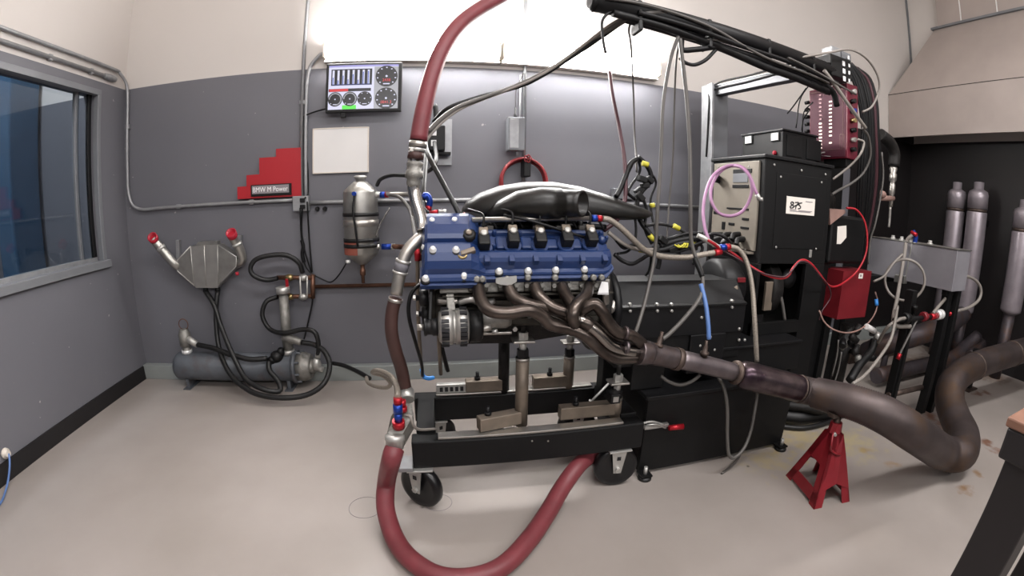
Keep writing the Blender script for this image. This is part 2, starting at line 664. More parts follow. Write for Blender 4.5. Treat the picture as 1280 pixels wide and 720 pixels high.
struct('baseboard_right', B().b2((XR - 0.012, YF, 0), (XR, YB - 0.062, 0.15)), 'rubber_base')
# steel curb along the foot of the back wall
struct('trim_1', B().b2((XL, YB - 0.06, 0), (XR, YB, 0.115), 0.004), 'curb_grey')

# window in the left wall
wf = B()
t = 0.032
x0, x1 = XL - 0.03, XL + 0.014
wf.b2((x0, WY0 - t, WZ1 - 0.01), (x1, WY1 + t, WZ1 + t), 0.003)
wf.b2((x0, WY1 - 0.005, WZ0), (x1, WY1 + t, WZ1), 0.003)
wf.b2((x0, WY0 - t, WZ0), (x1, WY0 + 0.005, WZ1), 0.003)
win = struct('window_1', wf, 'box_grey')
win['label'] = 'wide aluminium framed sliding window in the left wall'
obj('sill', B().b2((XL - 0.06, WY0 - 0.06, WZ0 - 0.05), (XL + 0.03, WY1 + 0.06, WZ0 + 0.004), 0.004), 'box_grey', win)
obj('track', B().b2((XL - 0.11, WY0, WZ0), (XL - 0.05, WY1, WZ0 + 0.03)), 'galv', win)
SY = A(95, 230, x=XL - .085).y
obj('sash_stile', B().b2((XL - 0.10, SY - .02, WZ0 + 0.03), (XL - 0.07, SY + .02, WZ1), 0.003), 'grey_frame', win)
obj('sash_stile', B().b2((XL - 0.075, WY1 - 0.035, WZ0 + 0.03), (XL - 0.05, WY1, WZ1), 0.003), 'black_satin', win)
obj('sash_stile', B().b2((XL - 0.10, 1.0, WZ0 + 0.03), (XL - 0.07, 1.05, WZ1), 0.003), 'grey_frame', win)
obj('pane', B().b2((XL - 0.062, SY, WZ0 + 0.03), (XL - 0.058, WY1, WZ1)), 'window_glass', win)
obj('pane', B().b2((XL - 0.090, WY0, WZ0 + 0.03), (XL - 0.086, SY, WZ1)), 'window_glass', win)
# control room seen through the glass
cb = B()
cy0, cy1 = A(12, 230, x=-3.30).y, A(50, 230, x=-3.30).y
cb.b2((-3.50, cy0, 0), (-3.30, cy1, ZC), 0.02)
one('blue_column', cb, 'column_blue', 'glossy blue steel column seen through the window', 'column')
pb = thing('notice_board', 'white and red notices beyond the left end of the window', 'notice board', (-3.0, 2.14, 1.05))
obj('board', B().b2((-3.06, 2.06, 1.18), (-3.04, 2.22, 1.62), 0.003), 'sticker', pb)
obj('red_notice', B().b2((-3.039, 2.07, 1.34), (-3.036, 2.14, 1.5)), 'sign_red', pb)
obj('post', B().b2((-3.075, 2.12, 0), (-3.06, 2.16, 1.7)), 'grey_frame', pb)

# exhaust hood on the right wall
hd = thing('exhaust_hood', 'big sheet metal exhaust hood hanging over the sooty corner', 'hood', (5.0, 1.9, 2.2))
HX, HZ0, HZ1 = 4.68, 2.23, 2.71
hy0 = 0.2
sk = B()
th = 0.02
sk.b2((HX, hy0, HZ0), (HX + th, YB - 0.004, HZ1 - 0.006))
sk.b2((HX + th, hy0, HZ0), (XR - 0.002, hy0 + th, HZ1 - 0.006))
obj('rear_skirt', B().b2((HX + th, YB - th - 0.004, HZ0), (XR - 0.002, YB - 0.004, HZ1 - 0.006)), 'hood_inner_shade', hd)  # rear panel coloured black to stand in for the shade under the hood
obj('skirt', sk, 'hood_steel', hd)
tp = B()
xr = XR - 0.002
ty0, ty1, tx, tz = 0.75, 2.74, 5.12, 3.50
lowr = [(HX, hy0, HZ1), (HX, YB - 0.004, HZ1), (xr, YB - 0.004, HZ1), (xr, hy0, HZ1)]
topr = [(tx, ty0, tz), (tx, ty1, tz), (xr, ty1, tz), (xr, ty0, tz)]
tp.rings([[V(q) for q in lowr], [V(q) for q in topr]], False)
obj('canopy', tp, 'hood_steel', hd)
fl = B()
fl.b2((tx - 0.03, ty0 - 0.03, tz), (xr, ty1 + 0.03, tz + 0.025))
obj('flange', fl, 'grey_frame', hd)
du = B()
du.b2((tx - 0.004, ty0 + 0.05, tz + 0.025), (xr, ty1 - 0.05, ZC))
obj('duct', du, 'hood_steel', hd)
for k in range(4):
    y = ty1 - 0.35 - k * 0.42
    obj('rib', B().b2((tx - 0.012, y, tz + 0.025), (tx - 0.004, y + 0.012, ZC)), 'white_board', hd)
obj('seam', B().b2((HX - 0.003, hy0, HZ1 - 0.006), (HX, YB - 0.004, HZ1)), 'cast_dark', hd)
obj('corner_angle', B().b2((XR - 0.02, YB - 0.02, HZ1 + 0.2), (XR - 0.001, YB - 0.001, ZC)), 'grey_frame', hd)

# ------------------------------------------------------------------ strip lights on the back wall
la = A(404, 62, y=3.05)
lb = A(825, 87, y=3.05)
zc = 2.347
xm = A(627, 60, y=3.05).x
for i, (xa, xb, lbl) in enumerate(((la.x, xm, 'lit white strip light above the monitor'), (xm, lb.x, 'lit white strip light above the coiled red hose'))):
    f = thing('strip_light', lbl, 'light fixture', ((xa + xb) / 2, 3.08, zc), 'strip lights on the back wall')
    obj('housing', B().b2((xa + 0.004, 3.085, zc - 0.075), (xb - 0.004, 3.128, zc + 0.058), 0.004), 'light_housing', f)
    obj('lip', B().b2((xa + 0.004, 3.07, zc - 0.078), (xb - 0.004, 3.128, zc - 0.066), 0.003), 'light_housing', f)
    df = B()
    prof = [(3.084, -0.054), (3.035, -0.054), (3.018, -0.04), (3.012, 0.0), (3.018, 0.042), (3.036, 0.056), (3.084, 0.056)]
    df.rings([[V((xx, py, zc + pz)) for py, pz in prof] for xx in (xa + 0.022, xb - 0.022)], True)
    obj('diffuser', df, 'tube_glow', f)
    for xx in (xa + 0.012, xb - 0.012):
        obj('end_cap', B().b2((xx - 0.008, 3.016, zc - 0.058), (xx + 0.008, 3.086, zc + 0.058), 0.003), 'light_housing', f)

# ------------------------------------------------------------------ monitor
yM = 3.04
m0, m1, m2 = A(408.5, 79, y=yM), A(503, 78, y=yM), A(503, 139, y=yM)
mx0, mx1, mz1, mz0 = m0.x, m1.x, (m0.z + m1.z) / 2, m2.z
mon = thing('monitor', 'wall monitor showing bar graphs and round dial gauges', 'monitor', ((mx0 + mx1) / 2, yM, mz0))
w_, h_ = mx1 - mx0, mz1 - mz0
obj('casing', B().b2((mx0, yM, mz0), (mx1, yM + 0.035, mz1), 0.005), 'black_plastic', mon)
obj('wall_bracket', B().b2((mx0 + w_ * .2, yM + 0.03, mz0 + h_ * .3), (mx0 + w_ * .5, 3.129, mz0 + h_ * .7)), 'black_paint', mon)
obj('bezel_sensor', B().b2((mx0 + w_ * .20, yM + 0.005, mz0 - 0.035), (mx0 + w_ * .27, yM + 0.03, mz0 + 0.004), 0.005), 'black_plastic', mon)
def S(u, v, d=0.0):
    """Point on the screen from the fractions of a close-up of it."""
    return V((mx0 + w_ * u, yM - 0.0012 - d, mz1 - h_ * v))
def srect(name, u0, v0, u1, v1, m, par, d=0.0):
    a, c = S(u0, v0), S(u1, v1)
    return obj(name, B().b2((a.x, yM - 0.0012 - d, c.z), (c.x, yM - 0.0004, a.z)), m, par)
scr = srect('screen', 0.035, 0.05, 0.955, 0.94, 'scr_white', mon)
srect('title_bar', 0.035, 0.05, 0.955, 0.085, 'scr_lilac', scr, .0003)
srect('gauge_panel', 0.64, 0.095, 0.955, 0.94, 'scr_grey', scr, .0003)
srect('bar_panel', 0.07, 0.13, 0.61, 0.46, 'scr_black', scr, .0004)
lv = [.5, .3, .62, .35, .7, .3, .85, .9]
for k in range(8):
    u = 0.085 + k * 0.0665
    srect('bar', u, 0.15, u + 0.028, 0.44, 'scr_white', scr, .0006)
    srect('bar_level', u - 0.006 + 0.01, 0.44 - 0.29 * lv[k], u + 0.016, 0.44, 'scr_blue', scr, .0008)
srect('bar_base', 0.085, 0.435, 0.60, 0.46, 'scr_navy', scr, .0007)
srect('limit_bar', 0.04, 0.525, 0.60, 0.585, 'scr_black', scr, .0004)
srect('limit_fill', 0.05, 0.53, 0.30, 0.58, 'scr_red', scr, .0006)
srect('green_tile', 0.225, 0.86, 0.41, 0.94, 'scr_green', scr, .0005)
def dial(u, v, r, val, ticks, arc=False):
    c = S(u, v)
    d = B().cyl(V((c.x, yM - 0.0020, c.z)), V((c.x, yM - 0.0004, c.z)), r, r, 28)
    g = obj('dial', d, 'scr_black', scr)
    hb = B().cyl(V((c.x, yM - 0.0026, c.z)), V((c.x, yM - 0.0018, c.z)), r * 0.1, r * 0.1, 12)
    obj('dial_hub', hb, 'scr_white', scr)
    tk = B()
    for k in range(ticks):
        a = math.radians(225 - 270 * k / (ticks - 1))
        p = V((c.x + math.cos(a) * r * .82, yM - 0.0022, c.z + math.sin(a) * r * .82))
        tk.box(p, (r * .13, 0.0008, r * .1))
    obj('dial_numerals', tk, 'scr_white', scr, None, 'stuff')
    if arc:
        obj('dial_arc', B().torus(V((c.x, yM - 0.0020, c.z)), Y, r * .8, r * .07, 24, 6, 0, PI * 1.5), 'scr_grey', scr)
    if val:
        text('reading', val, V((c.x, yM - 0.0024, c.z - r * .36)), X, Z, r * .26, 'scr_red', scr)
    obj('dial_plate', B().box(V((c.x, yM - 0.0022, c.z - r * .72)), (r * .6, 0.0008, r * .1)), 'scr_white', scr)
R_ = h_ * 0.215
dial(0.80, 0.29, R_, '2438', 9)
dial(0.80, 0.735, R_, '0841.3', 9)
for u, a in ((0.13, True), (0.325, True), (0.52, False)):
    dial(u, 0.735, h_ * 0.145, None, 6, a)

# ------------------------------------------------------------------ whiteboard, red stepped sign
q = [A(391, 162, y=3.11), A(460, 158.5, y=3.11), A(460, 214, y=3.11), A(392, 217, y=3.11)]
wx0, wx1, wz0, wz1 = (q[0].x + q[3].x) / 2, (q[1].x + q[2].x) / 2, (q[2].z + q[3].z) / 2, (q[0].z + q[1].z) / 2
wb = thing('whiteboard', 'small blank whiteboard under the monitor', 'whiteboard', ((wx0 + wx1) / 2, 3.12, wz0))
obj('panel', B().b2((wx0, 3.112, wz0), (wx1, 3.128, wz1), 0.003), 'white_board', wb)
fr_ = B()
fr_.b2((wx0 - .004, 3.108, wz0 - .004), (wx1 + .004, 3.128, wz0 + .003))
fr_.b2((wx0 - .004, 3.108, wz1 - .003), (wx1 + .004, 3.128, wz1 + .004))
fr_.b2((wx0 - .004, 3.108, wz0), (wx0 + .003, 3.128, wz1))
fr_.b2((wx1 - .003, 3.108, wz0), (wx1 + .004, 3.128, wz1))
obj('frame', fr_, 'light_housing', wb)

ys = 3.09
sg = [(297, 249), (298, 234), (307.5, 232.5), (308, 219.5), (323, 217.5), (324, 198), (344, 195.5), (345, 186.5), (376, 184), (376.5, 243.5)]
sp_ = [A(u, v, y=ys) for u, v in sg]
zb = sp_[0].z
zs_ = [zb, None, None, None, None, None, None, None, None, zb]
# square the steps up
st_ = [V((sp_[0].x, ys, zb))]
for i in range(1, 9, 2):
    zz = (sp_[i].z + sp_[i + 1].z) / 2
    st_.append(V((sp_[i].x if i > 1 else sp_[0].x, ys, zz)))
    st_.append(V((sp_[i + 1].x + (0 if i < 7 else 0), ys, zz)))
    if i < 7:
        st_[-1].x = sp_[i + 2].x
xs1 = sp_[8].x
st_[-1].x = xs1
st_.append(V((xs1, ys, zb)))
sign = thing('stepped_sign', 'red stepped wall sign with a black lettered plaque', 'sign', ((st_[0].x + xs1) / 2, ys, zb))
obj('panel', B().prism(st_, (0, 0.036, 0)), 'sign_red', sign)
p0, p1 = A(314.5, 247, y=ys), A(364.5, 229, y=ys)
pl = obj('plaque', B().b2((p0.x, ys - 0.012, zb + 0.012), (p1.x, ys, zb + 0.012 + (p1.z - p0.z) * 0.93), 0.002), 'black_plastic', sign)
pcx, pcz = (p0.x + p1.x) / 2, zb + 0.012 + (p1.z - p0.z) * 0.5
obj('nameplate', B().b2((p0.x + .010, ys - 0.0135, pcz - 0.026), (p1.x - .016, ys - 0.0115, pcz + 0.030)), 'ink_pale', pl)
text('lettering', 'BMW M Power', V((pcx - .003, ys - 0.0145, pcz + 0.002)), X, Z, 0.034, 'white_print', pl, 0.001, (p1.x - p0.x) * 0.86)

# ------------------------------------------------------------------ conduits and wall boxes
xc_ = XL + 0.022
c1 = [A(-60, 22, x=xc_), A(0, 36, x=xc_), A(60, 56, x=xc_), A(120, 76, x=xc_)]
zc1 = sum(p.z for p in c1[1:]) / 3
pts = [V((xc_, 0.2, zc1)), V((xc_, 1.0, zc1)), V((xc_, 2.0, zc1)), V((xc_, 2.9, zc1)), V((xc_ + .005, 3.02, zc1 - 0.02)), V((XL + 0.045, 3.085, zc1 - 0.10)), V((XL + 0.05, 3.1, zc1 - 0.25))]
cx, cy = XL + 0.05, 3.1
lo = A(175, 262, y=3.1)
pts += [V((cx, cy, 1.9)), V((cx, cy, 1.6)), V((cx, cy, lo.z + 0.16)), V((cx + 0.03, cy, lo.z + 0.05)), V((cx + 0.12, cy, lo.z)), V((cx + 0.3, cy, lo.z)), V((-1.7, cy, lo.z)), V((A(369, 251, y=3.1).x, cy, lo.z))]
cb1 = B().tube(pts, 0.0125, 10, 6)
cond = thing('conduit', 'thin grey conduit running down the left corner to the outlet box', 'conduit', (cx, cy, lo.z))
obj('pipe', cb1, 'galv', cond)
for p in (V((cx, cy, 1.95)), V((-1.9, cy, lo.z)), V((-1.3, cy, lo.z))):
    obj('clip', B().box(p + V((0, .01, 0)), (0.035, 0.03, 0.035), None, 0.004), 'galv', cond)
c2 = thing('wall_raceway', 'lower grey conduit with a blunt end above the window', 'conduit', (XL, 2, zc1 - 0.08))
z2 = zc1 - 0.072
obj('pipe', B().cyl((xc_, 0.2, z2), (xc_, 2.88, z2), 0.014, 0.014, 10), 'galv', c2)
obj('end_fitting', B().tube([(xc_, 2.84, z2), (xc_, 2.90, z2), (xc_, 2.97, z2)], [0.018, 0.026, 0.02], 10), 'galv', c2)
for yy in (1.8, 2.3, 2.7):
    obj('clip', B().box((xc_ - .005, yy, z2), (0.03, 0.03, 0.04), None, 0.004), 'galv', c2)

vx = A(378, 110, y=3.1).x
vt = thing('conduit', 'tall vertical conduit beside the red stepped sign', 'conduit', (vx, 3.1, 1.4))
zj = A(375, 254, y=3.1).z
obj('pipe', B().cyl((vx, 3.105, zj), (vx, 3.105, ZC - .005), 0.0125, n=10), 'galv', vt)
for z in (2.9, 2.0):
    obj('clip', B().box((vx, 3.115, z), (0.04, 0.03, 0.03), None, .004), 'galv', vt)
br = thing('conduit', 'conduit curving from the outlet box up to the strip light', 'conduit', (vx + .035, 3.1, 1.4))
lx = la.x
obj('pipe', B().tube([(vx + .03, 3.105, zj), (vx + .03, 3.105, 1.9), (vx + .03, 3.105, 2.05), (vx + .03, 3.105, 2.14), (vx + .05, 3.10, 2.25), (lx - 0.03, 3.09, 2.33), (lx + .004, 3.085, 2.335)], 0.0125, 10), 'galv', br)
jb = thing('outlet_box', 'grey metal outlet box with two black plugs', 'outlet box', (vx + .01, 3.1, zj))
obj('box', B().b2((vx - 0.06, 3.07, zj - 0.055), (vx + .055, 3.129, zj + 0.05), 0.005), 'galv', jb)
for dz in (0.02, -0.025):
    obj('plug', B().b2((vx + .0, 3.045, zj + dz - .014), (vx + .035, 3.07, zj + dz + .014), 0.004), 'black_plastic', jb)
hx0 = vx + .055
xe = A(890, 252, y=3.1).x
hz = A(600, 250, y=3.1).z
hc = thing('conduit', 'horizontal conduit along the back wall behind the engine', 'conduit', (0.5, 3.1, hz))
obj('pipe', B().tube([(hx0, 3.105, zj), (hx0 + .8, 3.105, zj * .5 + hz * .5), (0.6, 3.105, hz), (xe, 3.105, hz)], 0.014, 10), 'galv', hc)
gx = A(785, 241, y=3.1)
obj('junction', B().b2((gx.x - 0.13, 3.08, gx.z - .05), (gx.x + .06, 3.13, gx.z + .03), .006), 'grey_frame', hc)
v2x = A(656.5, 90, y=3.1).x
v2 = thing('conduit', 'vertical conduit dropping behind the small grey wall box', 'conduit', (v2x, 3.1, 1.6))
obj('pipe', B().cyl((v2x, 3.108, hz + .01), (v2x, 3.108, ZC - .005), 0.0125, n=10), 'galv', v2)
obj('pipe', B().cyl((v2x - .03, 3.112, 1.7), (v2x - .03, 3.112, 2.2), 0.008, n=8), 'galv', v2)
for u in (397, 406.5):
    p = A(u, 261, y=3.125)
    one('wall_stud', B().cyl(p, p - Y * .03, 0.016, 0.013, 12), 'black_plastic', 'small black stud on the wall left of the oil tank' if u < 400 else 'small black stud on the wall nearest the oil tank', 'stud')

# small grey box with antenna, red coil on a hook
s0 = A(645, 168, y=3.03)
sb = thing('sensor_box', 'small grey wall box with an antenna and cable', 'box', s0)
obj('box', B().b2((s0.x - .06, 2.99, s0.z - .115), (s0.x + .055, 3.105, s0.z + .115), .006), 'box_grey', sb)
obj('cover', B().b2((s0.x - .05, 2.985, s0.z - .1), (s0.x + .012, 2.991, s0.z + .1), .002), 'galv', sb)
obj('antenna', B().lathe((s0.x - .005, 3.04, s0.z + .113), Z, [(0.014, 0), (0.012, .03), (0.006, .035), (.006, .08)], 10), 'black_plastic', sb)
obj('aerial_wire', B().tube([(s0.x - .005, 3.04, s0.z + .19), (s0.x - .01, 3.0, s0.z + .30), (s0.x + .02, 2.9, s0.z + .40)], .003, 6), 'cable_grey', sb)
obj('gland', B().cyl((s0.x + .01, 3.04, s0.z - .15), (s0.x + .01, 3.04, s0.z - .11), .012), 'galv', sb)
rc = A(655, 226, y=3.06)
co = thing('coiled_hose', 'coiled thin red hose hanging on a black wall hook', 'hose', rc - Z * .2)
for k in range(5):
    obj('coil', B().torus(V((rc.x + random.uniform(-.008, .008), 3.04 + .016 * k, rc.z - .005 * k)), V((random.uniform(-.06, .06), 1, random.uniform(-.06, .06))), 0.165 + random.uniform(-.01, .008), .0095, 36, 8), 'hose_red_small', co)
obj('hook', B().box((rc.x + .01, 3.06, rc.z + .09), (.05, .12, .13), None, .008), 'black_plastic', co)
tt = B()
for a in range(5):
    an = a * 2 * PI / 5
    tt.torus((rc.x + .01 + .016 * math.cos(an), 2.99, rc.z + .15 + .016 * math.sin(an)), Y, .01, .005, 10, 6)
obj('hose_tie', tt, 'hose_red_small', co)
# ------------------------------------------------------------------ oil tank on the back wall
oc = A(451, 280, y=2.95)
ox, oy = oc.x, 2.96
zt, zb2 = A(450, 240, y=2.95).z, A(450, 317, y=2.95).z
ot = thing('oil_tank', 'brushed aluminium oil tank with a conical base on the wall', 'tank', (ox, oy, zb2 - .1))
R0 = 0.115
obj('body', B().lathe((ox, oy, zb2 - .075), Z, [(.018, 0), (.03, .005), (R0 * .98, .075), (R0, .08), (R0, zt - zb2 + .07), (R0 * .97, zt - zb2 + .085), (.06, zt - zb2 + .13), (.042, zt - zb2 + .145)], 32), 'alu_brushed', ot)
obj('filler_cap', B().lathe((ox, oy, zt + .068), Z, [(.03, 0), (.03, .02), (.042, .022), (.042, .036), (.03, .04)], 20), 'zinc', ot)
hb_ = zt - zb2
for f_z in (.64, .23, .14):
    z = zb2 + hb_ * f_z
    obj('strap', B().lathe((ox, oy, z), Z, [(R0, -.012), (R0 + .005, -.012), (R0 + .005, .012), (R0, .012)], 32), 'black_rubber', ot)
obj('band', B().lathe((ox, oy, zb2 + hb_ * .50), Z, [(R0, -.022), (R0 + .004, -.02), (R0 + .004, .02), (R0, .022)], 32), 'steel', ot)
stk = B()
rg = []
for zz in (zb2 + .0, zb2 + hb_ * .12, zb2 + hb_ * .26):
    rg.append([V((ox + (R0 + .002) * math.cos(a), oy + (R0 + .002) * math.sin(a), zz)) for a in [math.radians(185 + k * 10) for k in range(9)]])
stk.rings(rg, True, False, False)
obj('warning_label', stk, 'strap_red', ot)
obj('sight_tube', B().tube([(ox - .02, oy - R0 - .006, zt - .02), (ox - .028, oy - R0 - .018, zt - .12), (ox - .015, oy - R0 - .016, zb2 + .16), (ox - .006, oy - R0 - .01, zb2 + .06)], .007, 8), 'cable_black', ot)
obj('port', B().cyl((ox - .02, oy - R0 + .01, zt - .012), (ox - .02, oy - R0 - .025, zt - .012), .014, n=10), 'an_blue', ot)
sp1 = A(476, 243, y=2.93)
obj('outlet', B().cyl((ox + R0 - .02, 2.93, sp1.z), (sp1.x, 2.93, sp1.z), .022, .018, 12), 'zinc', ot)
obj('drain', B().lathe((ox, oy, zb2 - .20), Z, [(.012, 0), (.012, .05), (.02, .055), (.02, .09), (.015, .095), (.015, .13)], 12), 'copper', ot)
obj('lower_port', B().cyl((ox + R0 * .8, oy - .03, zb2 + .04), A(475, 308, y=2.93), .016, .016, 12), 'zinc', ot)
obj('wall_bracket', B().b2((ox - .06, oy + .09, zb2 + .05), (ox + .06, 3.129, zt - .05)), 'black_paint', ot)
obj('cap_bolt', B().lathe((ox - .085, oy - .06, zb2 - .055), Z, [(.012, 0), (.016, .006), (.016, .02)], 10), 'bolt_white', ot)
# red-blue line from the tank to the engine
ln = thing('oil_line', 'horizontal steel oil line with blue and red ends by the tank', 'pipe', A(500, 243, y=2.93))
obj('pipe', B().tube(pth([(482, 243, 2.93), (510, 243, 2.85), (522, 246, 2.5), (527, 250, 2.15), (530, 256, 1.92)]), .016, 10), 'steel', ln)
obj('blue_nut', B().cyl(A(475, 243.5, y=2.93), A(481, 243.5, y=2.93), .021, n=8), 'an_blue', ln)
obj('red_nut', B().cyl(A(481, 243.5, y=2.93), A(486, 243.5, y=2.93), .019, n=8), 'an_red', ln)
ln2 = thing('oil_line', 'short blue fitting and pipe low on the oil tank', 'pipe', A(490, 308, y=2.93))
obj('pipe', B().tube(pth([(490, 308, 2.93), (505, 309, 2.85), (516, 312, 2.5), (522, 318, 2.1), (524, 322, 1.96)]), .017, 10), 'copper', ln2)
obj('blue_nut', B().cyl(A(477, 308.5, y=2.93), A(490, 308.5, y=2.93), .02, n=8), 'an_blue', ln2)
obj('steel_nut', B().cyl(A(489, 308.5, y=2.93), A(494, 308.5, y=2.93), .022, n=8), 'zinc', ln2)
def cable(name, pts, r, m, label, cat='cable', group=None, n=8, per=5):
    return one(name, B().tube(pth(pts), r, n, per), m, label, cat, group)
cable('hose', [(471, 232, 2.93), (476, 224, 2.9), (490, 219, 2.85), (510, 219, 2.75), (535, 214, 2.6), (545, 200, 2.6), (543, 178, 2.9)], .013, 'black_rubber', 'black hose arching from the top of the oil tank', 'hose')
cable('hose', [(487, 243, 2.92), (500, 247, 2.8), (512, 262, 2.7), (517, 285, 2.5), (520, 300, 2.2), (524, 308, 1.98)], .011, 'cable_grey', 'grey hose drooping right of the oil tank', 'hose')
cable('wire', [(487, 260, 3.05), (480, 272, 2.99), (474, 283, 2.95), (470, 296, 2.9)], .005, 'cable_grey', 'thin grey wire hooked behind the oil tank')

# ------------------------------------------------------------------ copper pipe and valve manifold
cp = thing('copper_pipe', 'long copper pipe low along the back wall', 'pipe', A(500, 357, y=3.09))
zcp = A(450, 357, y=3.09).z
obj('pipe', B().cyl((A(388, 357, y=3.09).x, 3.09, zcp), (A(900, 352, y=3.09).x, 3.09, zcp), .014, n=10), 'copper', cp)
for u in (500, 640, 830):
    obj('clamp', B().box((A(u, 357, y=3.09).x, 3.10, zcp), (.02, .05, .05), None, .004), 'galv', cp)
mf = thing('valve_manifold', 'copper valve manifold with two red lever handles', 'manifold', A(375, 357, y=3.07))
def MP(u, v):
    return A(u, v, y=3.07)
obj('upper_branch', B().cyl(MP(346, 347), MP(392, 347), .016, n=10), 'copper', mf)
obj('lower_branch', B().cyl(MP(346, 371), MP(391, 370), .016, n=10), 'copper', mf)
obj('header', B().cyl(MP(391, 343), MP(391, 373), .017, n=10), 'copper', mf)
for u in (362, 379):
    for v in (347, 371):
        obj('valve_body', B().lathe(MP(u, v) - X * .03, X, [(.014, 0), (.022, .01), (.026, .03), (.022, .05), (.014, .06)], 12), 'zinc' if u == 379 else 'brass', mf)
for v in (347, 371):
    obj('lever', B().beam(MP(361, v) - Y * .05, MP(363, v + 18) - Y * .06, .022, .010, Y, .003), 'an_red', mf)
obj('steel_yoke', B().tube(pth([(375, 345, 3.03), (376, 372, 3.03), (384, 372, 3.03), (384, 345, 3.03)]), .006, 6, straight=True), 'zinc', mf)

# ------------------------------------------------------------------ intercooler on the wall
yi = 3.02
ic = thing('intercooler', 'eight-sided aluminium intercooler with two red-capped pipes on the wall', 'intercooler', A(258, 357, y=yi))
def IP(u, v, y=yi):
    return A(u, v, y=y)
core = [(238, 308), (272, 306), (273, 357), (243, 357)]
obj('core', B().prism([IP(*c) for c in core], (0, .09, 0)), 'alu', ic)
obj('end_tank', B().prism([IP(*c) for c in [(237.5, 308), (242.5, 357), (222, 339), (222, 325)]], (0, .09, 0)), 'alu_brushed', ic)
obj('end_tank', B().prism([IP(*c) for c in [(272.5, 306), (295.5, 321), (295, 333), (273.5, 357)]], (0, .09, 0)), 'alu_brushed', ic)
obj('top_bar', B().prism([IP(247, 302.5, yi + .01), IP(271, 301.5, yi + .01), IP(272, 306.5, yi + .01), IP(244, 308, yi + .01)], (0, .06, 0)), 'alu_brushed', ic)
for (a, b_) in (((238, 308), (243, 357)), ((255, 307), (258, 357)), ((272, 306), (273, 357))):
    obj('weld_seam', B().tube([IP(*a) - Y * .001, IP(*b_) - Y * .001], .0035, 6), 'zinc', ic)
obj('rim', B().tube([IP(272, 306), IP(295.5, 321), IP(295, 333), IP(273, 357)], .005, 6, straight=True), 'zinc', ic)
obj('rim', B().tube([IP(238, 308), IP(222, 325), IP(222, 339), IP(243, 357)], .005, 6, straight=True), 'zinc', ic)
obj('bottom_bar', B().prism([IP(243, 357), IP(273, 357), IP(272, 360), IP(245, 360)], (0, .07, 0)), 'alu', ic)
lp = obj('inlet_pipe', B().tube(pth([(224, 334, yi + .03), (218, 330, yi), (206, 316, yi - .02), (195, 303, yi - .04), (191, 298, yi - .05)]), .033, 14), 'alu_brushed', ic)
a_, b_ = A(193, 299.5, y=yi - .05), A(190, 296, y=yi - .085)
obj('red_cap', B().lathe(a_, b_ - a_, [(.034, 0), (.037, .006), (.038, (b_ - a_).length), (.031, (b_ - a_).length), (.029, (b_ - a_).length - .025)], 20), 'cap_red', lp)
a2_, b2_ = A(203, 312, y=yi - .025), A(200, 308.5, y=yi - .03)
obj('clamp', B().cyl(a2_, b2_, .037, n=16), 'zinc', lp)
rp_ = obj('outlet_pipe', B().tube(pth([(296, 330, yi + .05), (303, 325, yi + .02), (300, 312, yi), (294, 302, yi - .02), (291, 296, yi - .04)]), .033, 14), 'alu_brushed', ic)
a_, b_ = A(291, 295.5, y=yi - .045), A(288.5, 290.5, y=yi - .08)
obj('red_cap', B().lathe(a_, b_ - a_, [(.034, 0), (.037, .006), (.038, (b_ - a_).length), (.031, (b_ - a_).length), (.029, (b_ - a_).length - .025)], 20), 'cap_red', rp_)
obj('clamp', B().cyl(A(297, 307, y=yi - .01), A(295.5, 303.5, y=yi - .016), .037, n=16), 'zinc', rp_)
obj('drain_plug', B().cyl(IP(296, 340), IP(297, 344), .012, n=10), 'cap_red', ic)
obj('wall_bracket', B().beam(A(223, 300, y=3.11), A(224, 330, y=3.11), .03, .03, Y), 'galv', ic)
obj('wall_bracket', B().beam(A(300, 294, y=3.11), A(300, 330, y=3.11), .03, .03, Y), 'galv', ic)
obj('hose_barb', B().cyl(IP(257, 359, yi + .04), IP(257, 365, yi + .04), .02, n=10), 'black_plastic', ic)
obj('hose_barb', B().cyl(IP(272, 359, yi + .04), IP(272, 365, yi + .04), .02, n=10), 'black_plastic', ic)

# ------------------------------------------------------------------ shell tank on the floor
tz0, tr, ty = 0.155, 0.105, 2.98
tx0, tx1 = A(223, 458, y=ty).x, A(404, 460, y=ty).x
tk = thing('heat_exchanger', 'long grey cylindrical heat exchanger on feet at the wall', 'heat exchanger', ((tx0 + tx1) / 2, ty, 0))
xb1 = A(372, 458, y=ty).x
L_ = xb1 - tx0
obj('shell', B().lathe((tx0, ty, tz0), X, [(.03, -.005), (tr * .8, 0), (tr * .97, .02), (tr, .05), (tr, L_), (tr * .9, L_ + .002)], 32), 'tank_grey', tk)
obj('flange', B().lathe((xb1 - .02, ty, tz0), X, [(tr, 0), (tr + .018, 0), (tr + .018, .03), (tr, .03)], 28), 'tank_grey', tk)
obj('end_bonnet', B().lathe((xb1 + .01, ty, tz0), X, [(tr, 0), (tr, .05), (tr * .85, .09), (tr * .8, .10)], 28), 'alu_cast', tk)
for k in range(8):
    a = k * PI / 4 + .2
    obj('flange_bolt', B().hexn((xb1 + .01, ty + (tr + .006) * math.cos(a), tz0 + (tr + .006) * math.sin(a)), X, .009, .03), 'tank_grey', tk)
obj('end_nozzle', B().lathe((xb1 + .10, ty - .03, tz0 + .01), X, [(.05, 0), (.05, .03), (.035, .035), (.035, .07)], 16), 'alu_cast', tk)
for fx in (tx0 + .10, xb1 - .06):
    obj('foot', B().prism([(fx - .03, ty - .10, 0), (fx + .03, ty - .10, 0), (fx + .03, ty + .07, 0), (fx - .03, ty + .07, 0)], (0, 0, .008)).b2((fx - .012, ty - .07, .008), (fx + .012, ty + .06, tz0 - tr + .02)), 'tank_grey', tk)
e1 = A(235, 445, y=ty)
